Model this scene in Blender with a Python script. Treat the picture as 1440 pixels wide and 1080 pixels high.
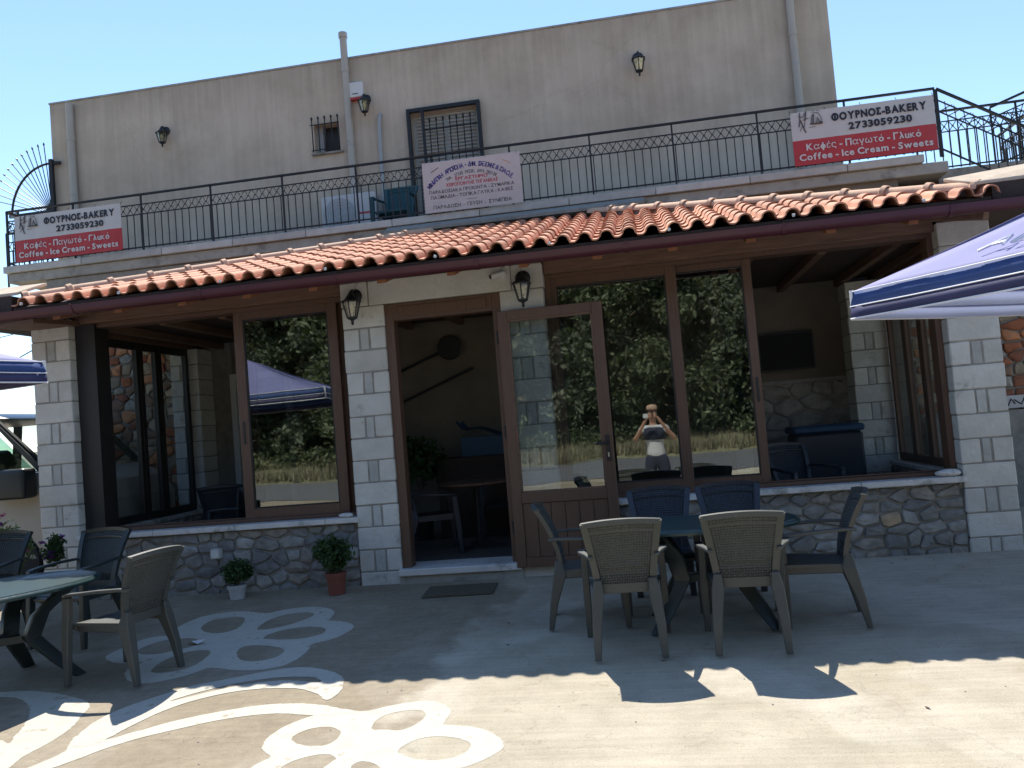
import bpy, bmesh, math, random
from mathutils import Vector, Matrix, noise
R = math.radians
random.seed(11)
for o in list(bpy.data.objects): bpy.data.objects.remove(o)
SC = bpy.context.scene
COL = SC.collection

# ------------------------------------------------------------------ camera
cd = bpy.data.cameras.new('camera'); cam = bpy.data.objects.new('camera', cd); COL.objects.link(cam)
cd.sensor_width = 36; cd.lens = 30.0; cd.clip_start = 0.02; cd.clip_end = 3000
r_ = Vector((0.98427333, 0.156554, -0.0818343)); u_ = Vector((0.08866136, -0.03712215, 0.99536984)); f_ = Vector((-0.15279126, 0.98697153, 0.05041863))
cam.matrix_world = Matrix(((r_.x, u_.x, -f_.x, 0), (r_.y, u_.y, -f_.y, -8.0), (r_.z, u_.z, -f_.z, 1.5), (0, 0, 0, 1)))
SC.camera = cam

# ------------------------------------------------------------------ world, sun, exposure
sdir = Vector((-0.22, 0.60, 1.0)).normalized()          # towards the sun
elev = math.asin(sdir.z); azim = math.atan2(sdir.x, sdir.y)
W = bpy.data.worlds.new('World'); SC.world = W; W.use_nodes = True
nt = W.node_tree; nt.nodes.clear()
out = nt.nodes.new('ShaderNodeOutputWorld'); bg = nt.nodes.new('ShaderNodeBackground')
sky = nt.nodes.new('ShaderNodeTexSky'); sky.sky_type = 'NISHITA'; sky.sun_disc = False
sky.sun_elevation = elev; sky.sun_rotation = azim; sky.air_density = 1.0; sky.dust_density = 0.0; sky.ozone_density = 2.6
tc = nt.nodes.new('ShaderNodeTexCoord'); sep = nt.nodes.new('ShaderNodeSeparateXYZ')
mp = nt.nodes.new('ShaderNodeMapping'); mp.inputs['Scale'].default_value = (1, 1, 2.6)
nz = nt.nodes.new('ShaderNodeTexNoise'); nz.inputs['Scale'].default_value = 5.0; nz.inputs['Detail'].default_value = 9; nz.inputs['Roughness'].default_value = .58
cr = nt.nodes.new('ShaderNodeValToRGB'); cr.color_ramp.elements[0].position = .50; cr.color_ramp.elements[1].position = .70
mr = nt.nodes.new('ShaderNodeMapRange'); mr.inputs[1].default_value = .03; mr.inputs[2].default_value = .15; mr.inputs[3].default_value = .9; mr.inputs[4].default_value = 0
mul = nt.nodes.new('ShaderNodeMath'); mul.operation = 'MULTIPLY'
mix = nt.nodes.new('ShaderNodeMix'); mix.data_type = 'RGBA'; mix.inputs['B'].default_value = (3.4, 3.8, 4.2, 1)
L = nt.links.new
L(tc.outputs['Generated'], sep.inputs[0]); L(tc.outputs['Generated'], mp.inputs[0]); L(mp.outputs[0], nz.inputs['Vector'])
L(nz.outputs[0], cr.inputs[0]); L(sep.outputs['Z'], mr.inputs[0]); L(cr.outputs[0], mul.inputs[0]); L(mr.outputs[0], mul.inputs[1])
L(mul.outputs[0], mix.inputs['Factor']); L(sky.outputs[0], mix.inputs['A']); L(mix.outputs['Result'], bg.inputs[0]); L(bg.outputs[0], out.inputs[0])
bg.inputs[1].default_value = 0.083
sl = bpy.data.lights.new('sun', 'SUN'); sl.energy = 2.75; sl.angle = R(.53); sl.color = (1, .95, .87)
sun = bpy.data.objects.new('sun', sl); COL.objects.link(sun); sun.rotation_euler = sdir.to_track_quat('Z', 'Y').to_euler()
SC.view_settings.view_transform = 'Standard'; SC.view_settings.look = 'None'; SC.view_settings.exposure = 1.52; SC.view_settings.gamma = 1
SC.view_settings.use_curve_mapping = False
try:
    SC.cycles.max_bounces = 8; SC.cycles.transparent_max_bounces = 16; SC.cycles.diffuse_bounces = 4
    SC.cycles.use_denoising = True; SC.cycles.caustics_reflective = False; SC.cycles.caustics_refractive = False
except Exception: pass

# ------------------------------------------------------------------ materials
def mat(name, col, rough=.8, var=.15, scale=6, bump=.2, bscale=40, metal=0, spec=.5, rnd=0.0, col2=None, stretch=None, island=False, trans=0, bdist=.01, ramp=None):
    """noise-varied principled material; rnd = brightness variation per object; col2 = second colour in patches"""
    m = bpy.data.materials.new(name); m.use_nodes = True; n = m.node_tree; N = n.nodes; b = N['Principled BSDF']; K = n.links.new
    b.inputs['Roughness'].default_value = rough; b.inputs['Metallic'].default_value = metal
    b.inputs['Specular IOR Level'].default_value = spec
    if trans: b.inputs['Transmission Weight'].default_value = trans
    t = N.new('ShaderNodeTexCoord'); src = t.outputs['Object']
    if stretch:
        q = N.new('ShaderNodeMapping'); q.inputs['Scale'].default_value = stretch; K(src, q.inputs[0]); src = q.outputs[0]
    z = N.new('ShaderNodeTexNoise'); z.inputs['Scale'].default_value = scale; z.inputs['Detail'].default_value = 8; z.inputs['Roughness'].default_value = .62; K(src, z.inputs['Vector'])
    c = N.new('ShaderNodeValToRGB'); c.color_ramp.elements[0].position = .3; c.color_ramp.elements[1].position = .7
    lo = [v * (1 - var) for v in col[:3]]; hi = [min(1, v * (1 + var)) for v in (col2 or col)[:3]]
    if col2: lo = list(col[:3]); hi = list(col2[:3])
    c.color_ramp.elements[0].color = (*lo, 1); c.color_ramp.elements[1].color = (*hi, 1); K(z.outputs[0], c.inputs[0])
    last = c.outputs[0]
    if rnd or ramp or island:
        if island:
            oi = N.new('ShaderNodeNewGeometry'); rv = oi.outputs['Random Per Island']
        else:
            oi = N.new('ShaderNodeObjectInfo'); rv = oi.outputs['Random']
        if ramp:
            rp = N.new('ShaderNodeValToRGB'); rp.color_ramp.interpolation = 'CONSTANT'
            e = rp.color_ramp.elements; e[0].position = 0; e[0].color = (*ramp[0], 1); e[1].position = 1 / len(ramp); e[1].color = (*ramp[1], 1)
            for i in range(2, len(ramp)): x = e.new(i / len(ramp)); x.color = (*ramp[i], 1)
            K(rv, rp.inputs[0]); mm = N.new('ShaderNodeMix'); mm.data_type = 'RGBA'; mm.blend_type = 'MULTIPLY'; mm.inputs['Factor'].default_value = 1
            K(rp.outputs[0], mm.inputs['A']); K(last, mm.inputs['B']); last = mm.outputs['Result']
        if rnd:
            h = N.new('ShaderNodeHueSaturation'); k = N.new('ShaderNodeMapRange'); k.inputs[3].default_value = 1 - rnd; k.inputs[4].default_value = 1 + rnd
            K(rv, k.inputs[0]); K(k.outputs[0], h.inputs['Value']); K(last, h.inputs['Color']); last = h.outputs[0]
    K(last, b.inputs['Base Color'])
    if bump:
        z2 = N.new('ShaderNodeTexNoise'); z2.inputs['Scale'].default_value = bscale; z2.inputs['Detail'].default_value = 6; K(src, z2.inputs['Vector'])
        bp = N.new('ShaderNodeBump'); bp.inputs['Strength'].default_value = bump; bp.inputs['Distance'].default_value = bdist
        K(z2.outputs[0], bp.inputs['Height']); K(bp.outputs[0], b.inputs['Normal'])
    return m
M = {}
M['block'] = mat('pale_limestone', (.50, .485, .44), .92, .1, 4, .9, 22, rnd=.10, col2=(.62, .61, .57))
M['blockgrey'] = mat('grey_limestone', (.38, .38, .36), .92, .2, 8, .9, 22, rnd=.12, col2=(.50, .50, .47))
M['mortar'] = mat('lime_mortar', (.27, .255, .225), .95, .2, 10, .6, 60)
M['rubble'] = mat('grey_rubble', (.75, .75, .75), .9, .35, 9, .8, 25, ramp=[(.30, .295, .28), (.37, .36, .33), (.25, .25, .245), (.42, .41, .385), (.29, .28, .255), (.34, .31, .27), (.27, .27, .265)], rnd=.12)
M['redrubble'] = mat('red_rubble', (.7, .7, .7), .9, .5, 7, .8, 25, ramp=[(.42, .15, .07), (.36, .29, .20), (.30, .12, .07), (.34, .32, .27), (.44, .34, .23), (.24, .15, .10), (.46, .21, .10)], rnd=.2, col2=(1.25, 1.2, 1.15))
M['render'] = mat('weathered_render', (.30, .27, .235), .92, .1, 1.3, .35, 50)
M['concrete'] = mat('grey_concrete', (.34, .33, .295), .92, .2, 3, .5, 40)
M['marble'] = mat('marble_sill', (.62, .61, .59), .5, .15, 4, .2, 50)
M['tile'] = mat('terracotta_tile', (.53, .235, .135), .8, .22, 7, .3, 60, rnd=.22)
M['tilestuff'] = mat('terracotta_tile_far', (.50, .22, .13), .8, .25, 7, .3, 60, island=True, rnd=.22)
M['cap'] = mat('ridge_terracotta', (.60, .37, .24), .8, .15, 7, .3, 60, rnd=.08)
M['plaster'] = mat('beige_mortar', (.52, .42, .31), .9, .15, 8, .4, 40)
M['gutter'] = mat('maroon_gutter', (.075, .018, .028), .45, .1, 3, .05)
M['brown'] = mat('brown_aluminium', (.115, .062, .04), .5, .18, 5, .06, 90, stretch=(14, 14, .7))
M['wood'] = mat('brown_beam', (.15, .085, .055), .7, .3, 3, .3, 20, stretch=(1, 12, 12))
M['rafter'] = mat('orange_timber', (.30, .125, .06), .7, .3, 5, .3, 20, stretch=(10, 1, 10))
M['darkwood'] = mat('dark_boards', (.05, .032, .024), .8, .3, 5, .3, 20, stretch=(8, 1, 8))
M['blackframe'] = mat('dark_frame', (.02, .018, .017), .5, .1, 3, .05)
M['iron'] = mat('black_iron', (.018, .019, .022), .5, .3, 30, .1, 80, spec=.4)
M['pvc'] = mat('cream_pipe', (.42, .385, .33), .6, .06, 3, .05)
M['pvcgrey'] = mat('grey_pipe', (.36, .37, .37), .5, .08, 3, .05)
M['white'] = mat('white_plastic', (.62, .62, .60), .5, .05, 3, .05)
M['chairgrey'] = mat('taupe_resin', (.066, .070, .064), .48, .1, 5, .15, 140)
M['chairgreen'] = mat('dark_green_resin', (.022, .032, .032), .4, .1, 5, .1, 140)
M['tablegreen'] = mat('green_resin_top', (.022, .050, .050), .32, .12, 5, .1, 60)
M['navy'] = mat('navy_resin', (.032, .038, .050), .45, .1, 5, .1, 140)
M['teal'] = mat('teal_resin', (.01, .06, .07), .45, .1, 5, .1, 140)
M['paint'] = mat('white_floor_paint', (.44, .415, .345), .85, .1, 7, .5, 50, col2=(.54, .515, .435))
M['red'] = mat('red_banner', (.42, .035, .04), .5, .06, 3, 0)
M['bannerwhite'] = mat('white_banner', (.52, .51, .50), .5, .06, 3, 0)
M['signwhite'] = mat('faded_sign_board', (.50, .46, .45), .5, .08, 6, 0)
M['ink'] = mat('black_print', (.012, .012, .02), .5, .05, 3, 0)
M['inkblue'] = mat('blue_print', (.06, .05, .22), .5, .1, 3, 0)
M['inkred'] = mat('red_print', (.42, .05, .07), .5, .1, 3, 0)
M['inkgrey'] = mat('grey_print', (.09, .085, .085), .5, .1, 3, 0)
M['printwhite'] = mat('white_print', (.6, .56, .56), .5, .05, 3, 0)
M['leaf'] = mat('basil_leaf', (.035, .075, .02), .6, .35, 30, 0, island=True, rnd=.45)
M['leaf2'] = mat('bright_leaf', (.16, .22, .06), .6, .35, 30, 0, island=True, rnd=.4)
M['treeleaf'] = mat('tree_leaf', (.115, .135, .07), .7, .35, .5, 0, island=True, rnd=.5)
M['treeleaf2'] = mat('olive_leaf', (.14, .155, .10), .7, .35, .5, 0, island=True, rnd=.5)
M['bark'] = mat('bark', (.12, .09, .065), .9, .3, 6, .6, 12)
M['pink'] = mat('pink_petal', (.50, .10, .22), .6, .2, 20, 0, island=True, rnd=.3)
M['purple'] = mat('purple_petal', (.14, .02, .20), .6, .2, 20, 0, island=True, rnd=.4)
M['yellow'] = mat('yellow_petal', (.60, .45, .10), .6, .2, 20, 0, island=True, rnd=.3)
M['cream'] = mat('cream_petal', (.62, .58, .40), .6, .2, 20, 0, island=True, rnd=.2)
M['terracotta'] = mat('terracotta_pot', (.20, .06, .04), .7, .1, 6, .1)
M['potwhite'] = mat('white_pot', (.42, .43, .43), .5, .08, 6, .1)
M['mat'] = mat('brown_doormat', (.10, .085, .055), .95, .3, 60, .6, 200)
M['vanbody'] = mat('beige_van_paint', (.46, .42, .36), .35, .05, 2, 0)
M['vandark'] = mat('black_trim', (.02, .024, .024), .4, .1, 3, 0)
M['rubber'] = mat('rubber', (.02, .02, .02), .8, .1, 3, 0)
M['metal'] = mat('steel', (.5, .5, .5), .3, .05, 3, 0, metal=1)
M['fabric'] = mat('blue_canopy', (.26, .26, .48), .7, .06, 4, .2, 200, trans=0)
M['navyfabric'] = mat('dark_navy_valance', (.040, .040, .11), .7, .1, 4, .2, 200)
M['backlitfabric'] = mat('backlit_valance', (.34, .40, .56), .7, .06, 4, .2, 200)  # valance cloth coloured paler to stand in for sun shining through it
M['valance'] = mat('navy_valance', (.05, .10, .29), .7, .1, 4, .2, 200)
M['piping'] = mat('white_piping', (.75, .75, .78), .6, .05, 3, 0)
M['shutter'] = mat('pale_shutter', (.50, .50, .47), .5, .05, 3, 0)
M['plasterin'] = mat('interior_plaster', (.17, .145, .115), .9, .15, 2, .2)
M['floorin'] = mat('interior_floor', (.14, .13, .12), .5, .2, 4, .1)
M['skin'] = mat('skin', (.50, .27, .18), .5, .08, 6, .05)
M['cotton'] = mat('white_cotton', (.6, .6, .6), .9, .05, 6, .1)
M['darkcotton'] = mat('dark_cotton', (.03, .035, .06), .9, .1, 6, .1)
M['hair'] = mat('dark_hair', (.03, .02, .015), .7, .1, 6, .1)
M['dirt'] = mat('dry_grass_bank', (.17, .16, .09), .95, .4, 2.5, .6, 20)
M['drygrass'] = mat('dry_grass', (.22, .19, .115), .9, .3, 3, 0, island=True, rnd=.35)
M['asphalt'] = mat('asphalt', (.115, .115, .12), .9, .25, 5, .4, 60)
M['hill'] = mat('scrub_hill', (.09, .11, .06), .95, .5, .05, 0)
M['bluecover'] = mat('blue_cover', (.02, .06, .12), .6, .2, 6, .3, 30)
M['tan'] = mat('tan_card', (.45, .30, .20), .8, .1, 6, 0)
M['tv'] = mat('tv_black', (.006, .006, .007), .5, .05, 3, 0, spec=.2)

def translucent(m, col, f):
    n = m.node_tree; N = n.nodes; o = N['Material Output']; b = N['Principled BSDF']; t = N.new('ShaderNodeBsdfTranslucent'); t.inputs[0].default_value = (*col, 1); x = N.new('ShaderNodeMixShader'); x.inputs[0].default_value = f
    n.links.new(b.outputs[0], x.inputs[1]); n.links.new(t.outputs[0], x.inputs[2]); n.links.new(x.outputs[0], o.inputs[0])
translucent(M['fabric'], (.2, .22, .5), .3); translucent(M['valance'], (.06, .10, .3), .3); translucent(M['backlitfabric'], (.62, .66, .80), .6)
for k_ in ('leaf', 'leaf2', 'treeleaf', 'treeleaf2'): translucent(M[k_], (.10, .16, .03), .25)
def wear(m, col, scale, a, b_):
    n = m.node_tree; N = n.nodes; K = n.links.new; b = N['Principled BSDF']; base = b.inputs['Base Color'].links[0].from_socket; t = N.new('ShaderNodeTexCoord'); z = N.new('ShaderNodeTexNoise'); z.inputs['Scale'].default_value = scale; z.inputs['Detail'].default_value = 10; z.inputs['Roughness'].default_value = .72; K(t.outputs['Object'], z.inputs['Vector'])
    c = N.new('ShaderNodeValToRGB'); c.color_ramp.elements[0].position = a; c.color_ramp.elements[1].position = b_; K(z.outputs[0], c.inputs[0]); x = N.new('ShaderNodeMix'); x.data_type = 'RGBA'; K(c.outputs[0], x.inputs['Factor']); K(base, x.inputs['A']); x.inputs['B'].default_value = (*col, 1); K(x.outputs['Result'], b.inputs['Base Color'])
wear(M['paint'], (.33, .285, .21), 7, .57, .66); wear(M['block'], (.30, .29, .25), 3.5, .58, .70); wear(M['marble'], (.30, .29, .27), 5, .55, .68); wear(M['concrete'], (.17, .165, .145), 2.5, .52, .66)
def glassmat(name, tint, base=.10, gcol=(1, 1, 1)):
    m = bpy.data.materials.new(name); m.use_nodes = True; n = m.node_tree; N = n.nodes; N.clear(); K = n.links.new
    o = N.new('ShaderNodeOutputMaterial'); mx = N.new('ShaderNodeMixShader'); t = N.new('ShaderNodeBsdfTransparent'); g = N.new('ShaderNodeBsdfGlossy')
    lw = N.new('ShaderNodeLayerWeight'); lw.inputs[0].default_value = .5; fr = N.new('ShaderNodeMath'); fr.operation = 'POWER'; fr.inputs[1].default_value = 4.5; K(lw.outputs['Facing'], fr.inputs[0])
    k = N.new('ShaderNodeMapRange'); k.inputs[1].default_value = 0; k.inputs[2].default_value = 1; k.inputs[3].default_value = base; k.inputs[4].default_value = 1
    tcx = N.new('ShaderNodeTexCoord'); z = N.new('ShaderNodeTexNoise'); z.inputs['Scale'].default_value = 1.3; z.inputs['Detail'].default_value = 1
    bp = N.new('ShaderNodeBump'); bp.inputs['Strength'].default_value = .045; bp.inputs['Distance'].default_value = .05
    K(tcx.outputs['Object'], z.inputs['Vector']); K(z.outputs[0], bp.inputs['Height']); K(bp.outputs[0], g.inputs['Normal'])
    t.inputs[0].default_value = (*tint, 1); g.inputs[0].default_value = (*gcol, 1); g.inputs['Roughness'].default_value = .012
    K(fr.outputs[0], k.inputs[0]); K(k.outputs[0], mx.inputs[0]); K(t.outputs[0], mx.inputs[1]); K(g.outputs[0], mx.inputs[2]); K(mx.outputs[0], o.inputs[0])
    return m
M['glass'] = glassmat('window_glass', (.64, .68, .67), .19, (.93, .95, .90))
M['glassdoor'] = glassmat('door_glass', (.84, .87, .87), .14, (.93, .95, .90))
M['glassclear'] = glassmat('clear_glass', (.90, .93, .93), .03, (.35, .38, .38))
M['carglass'] = glassmat('van_glass', (.50, .66, .64), .06, (.4, .45, .45))
M['lampglass'] = glassmat('lantern_glass', (.85, .85, .78), .10)

def ground_material():
    m = bpy.data.materials.new('concrete_yard'); m.use_nodes = True; n = m.node_tree; N = n.nodes; K = n.links.new; b = N['Principled BSDF']
    b.inputs['Roughness'].default_value = .92; b.inputs['Specular IOR Level'].default_value = .25
    t = N.new('ShaderNodeTexCoord'); s = N.new('ShaderNodeSeparateXYZ'); K(t.outputs['Object'], s.inputs[0])
    def noise_(sc, det=8, vec=None, rg=.6):
        z = N.new('ShaderNodeTexNoise'); z.inputs['Scale'].default_value = sc; z.inputs['Detail'].default_value = det; z.inputs['Roughness'].default_value = rg
        K(vec or t.outputs['Object'], z.inputs['Vector']); return z.outputs[0]
    def ramp(v, a, b_, c0, c1):
        c = N.new('ShaderNodeValToRGB'); c.color_ramp.elements[0].position = a; c.color_ramp.elements[1].position = b_
        c.color_ramp.elements[0].color = (*c0, 1); c.color_ramp.elements[1].color = (*c1, 1); K(v, c.inputs[0]); return c.outputs[0]
    def math_(op, a, b_=None, v=None):
        q = N.new('ShaderNodeMath'); q.operation = op; K(a, q.inputs[0])
        if b_ is not None: K(b_, q.inputs[1])
        if v is not None: q.inputs[1].default_value = v
        return q.outputs[0]
    def mix_(f, a, b_, bt='MIX'):
        q = N.new('ShaderNodeMix'); q.data_type = 'RGBA'; q.blend_type = bt
        if isinstance(f, float): q.inputs['Factor'].default_value = f
        else: K(f, q.inputs['Factor'])
        K(a, q.inputs['A']); K(b_, q.inputs['B']); return q.outputs['Result']
    # mask: x + noise -> worn tan screed (left) to pale cement wash (right)
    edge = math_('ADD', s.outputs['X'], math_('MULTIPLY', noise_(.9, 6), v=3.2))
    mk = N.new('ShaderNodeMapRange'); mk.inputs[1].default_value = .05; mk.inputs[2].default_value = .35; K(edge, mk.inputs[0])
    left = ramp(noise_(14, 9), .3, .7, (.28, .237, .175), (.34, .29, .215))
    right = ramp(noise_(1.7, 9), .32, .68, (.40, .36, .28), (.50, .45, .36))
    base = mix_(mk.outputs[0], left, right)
    # trowel streaks
    mpn = N.new('ShaderNodeMapping'); mpn.inputs['Rotation'].default_value = (0, 0, R(-14)); mpn.inputs['Scale'].default_value = (.8, 16, 1); K(t.outputs['Object'], mpn.inputs[0])
    st = ramp(noise_(1.6, 6, mpn.outputs[0]), .38, .64, (.86, .86, .86), (1.06, 1.06, 1.05))
    base = mix_(.55, base, mix_(1.0, base, st, 'MULTIPLY'))
    # stains and specks
    base = mix_(1.0, base, ramp(noise_(3.1, 10, rg=.7), .30, .62, (.86, .855, .85), (1.03, 1.03, 1.03)), 'MULTIPLY')
    base = mix_(1.0, base, ramp(noise_(120, 4), .33, .5, (.8, .79, .77), (1.03, 1.03, 1.03)), 'MULTIPLY')
    base = mix_(1.0, base, ramp(noise_(.75, 4, rg=.5), .50, .53, (.93, .915, .88), (1.03, 1.03, 1.03)), 'MULTIPLY')
    base = mix_(1.0, base, ramp(noise_(5.5, 7, rg=.65), .64, .70, (1, 1, 1), (.80, .785, .76)), 'MULTIPLY')
    vo = N.new('ShaderNodeTexVoronoi'); vo.feature = 'DISTANCE_TO_EDGE'; vo.inputs['Scale'].default_value = .42
    wv = N.new('ShaderNodeVectorMath'); wv.operation = 'ADD'; nn = N.new('ShaderNodeTexNoise'); nn.inputs['Scale'].default_value = 2.2; nn.inputs['Detail'].default_value = 6
    K(t.outputs['Object'], nn.inputs['Vector']); K(t.outputs['Object'], wv.inputs[0]); K(nn.outputs['Color'], wv.inputs[1]); K(wv.outputs[0], vo.inputs['Vector'])
    crk = ramp(vo.outputs['Distance'], .0, .004, (.86, .855, .85), (1, 1, 1)); base = mix_(1.0, base, crk, 'MULTIPLY')
    K(base, b.inputs['Base Color'])
    h = math_('ADD', math_('MULTIPLY', noise_(1.6, 6, mpn.outputs[0]), v=.6), math_('MULTIPLY', noise_(70, 6), v=.35))
    bp = N.new('ShaderNodeBump'); bp.inputs['Strength'].default_value = .5; bp.inputs['Distance'].default_value = .012; K(h, bp.inputs['Height']); K(bp.outputs[0], b.inputs['Normal'])
    return m
M['ground'] = ground_material()

def render_wall_material():
    """upper storey render: rain streaks below the parapet, blotches"""
    m = mat('streaked_render', (.52, .43, .335), .93, .1, 1.1, .35, 60, col2=(.60, .505, .40))
    n = m.node_tree; N = n.nodes; K = n.links.new; b = N['Principled BSDF']; base = b.inputs['Base Color'].links[0].from_socket
    t = N.new('ShaderNodeTexCoord'); q = N.new('ShaderNodeMapping'); q.inputs['Scale'].default_value = (7, 7, .35); K(t.outputs['Object'], q.inputs[0])
    z = N.new('ShaderNodeTexNoise'); z.inputs['Scale'].default_value = 1.6; z.inputs['Detail'].default_value = 7; K(q.outputs[0], z.inputs['Vector'])
    c = N.new('ShaderNodeValToRGB'); c.color_ramp.elements[0].position = .42; c.color_ramp.elements[1].position = .6
    c.color_ramp.elements[0].color = (.93, .925, .92, 1); c.color_ramp.elements[1].color = (1.01, 1.01, 1.01, 1); K(z.outputs[0], c.inputs[0])
    s = N.new('ShaderNodeSeparateXYZ'); K(t.outputs['Object'], s.inputs[0])
    z3 = N.new('ShaderNodeTexNoise'); z3.inputs['Scale'].default_value = 1.2; K(q.outputs[0], z3.inputs['Vector'])
    ad = N.new('ShaderNodeMath'); ad.operation = 'MULTIPLY_ADD'; K(z3.outputs[0], ad.inputs[0]); ad.inputs[1].default_value = .9; K(s.outputs['Z'], ad.inputs[2])
    tp = N.new('ShaderNodeMapRange'); tp.inputs[1].default_value = 7.25; tp.inputs[2].default_value = 7.85; tp.inputs[3].default_value = 1; tp.inputs[4].default_value = .80; K(ad.outputs[0], tp.inputs[0])
    a = N.new('ShaderNodeMix'); a.data_type = 'RGBA'; a.blend_type = 'MULTIPLY'; a.inputs['Factor'].default_value = 1; K(base, a.inputs['A']); K(c.outputs[0], a.inputs['B'])
    h = N.new('ShaderNodeHueSaturation'); K(a.outputs['Result'], h.inputs['Color']); K(tp.outputs[0], h.inputs['Value']); z5 = N.new('ShaderNodeTexNoise'); z5.inputs['Scale'].default_value = .55; z5.inputs['Detail'].default_value = 9; z5.inputs['Roughness'].default_value = .7; K(t.outputs['Object'], z5.inputs['Vector'])
    c5 = N.new('ShaderNodeValToRGB'); c5.color_ramp.elements[0].position = .38; c5.color_ramp.elements[1].position = .56; c5.color_ramp.elements[0].color = (.88, .875, .86, 1); c5.color_ramp.elements[1].color = (1, 1, 1, 1); K(z5.outputs[0], c5.inputs[0])
    a5 = N.new('ShaderNodeMix'); a5.data_type = 'RGBA'; a5.blend_type = 'MULTIPLY'; a5.inputs['Factor'].default_value = 1; K(h.outputs[0], a5.inputs['A']); K(c5.outputs[0], a5.inputs['B'])
    vo = N.new('ShaderNodeTexVoronoi'); vo.feature = 'DISTANCE_TO_EDGE'; vo.inputs['Scale'].default_value = .28; wv = N.new('ShaderNodeVectorMath'); wv.operation = 'ADD'; K(t.outputs['Object'], wv.inputs[0]); K(z5.outputs['Color'], wv.inputs[1]); K(wv.outputs[0], vo.inputs['Vector'])
    c6 = N.new('ShaderNodeValToRGB'); c6.color_ramp.elements[0].position = 0; c6.color_ramp.elements[1].position = .004; c6.color_ramp.elements[0].color = (.90, .895, .885, 1); c6.color_ramp.elements[1].color = (1, 1, 1, 1); K(vo.outputs['Distance'], c6.inputs[0])
    a6 = N.new('ShaderNodeMix'); a6.data_type = 'RGBA'; a6.blend_type = 'MULTIPLY'; a6.inputs['Factor'].default_value = 1; K(a5.outputs['Result'], a6.inputs['A']); K(c6.outputs[0], a6.inputs['B']); K(a6.outputs['Result'], b.inputs['Base Color'])
    return m
M['upper'] = render_wall_material()

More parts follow.
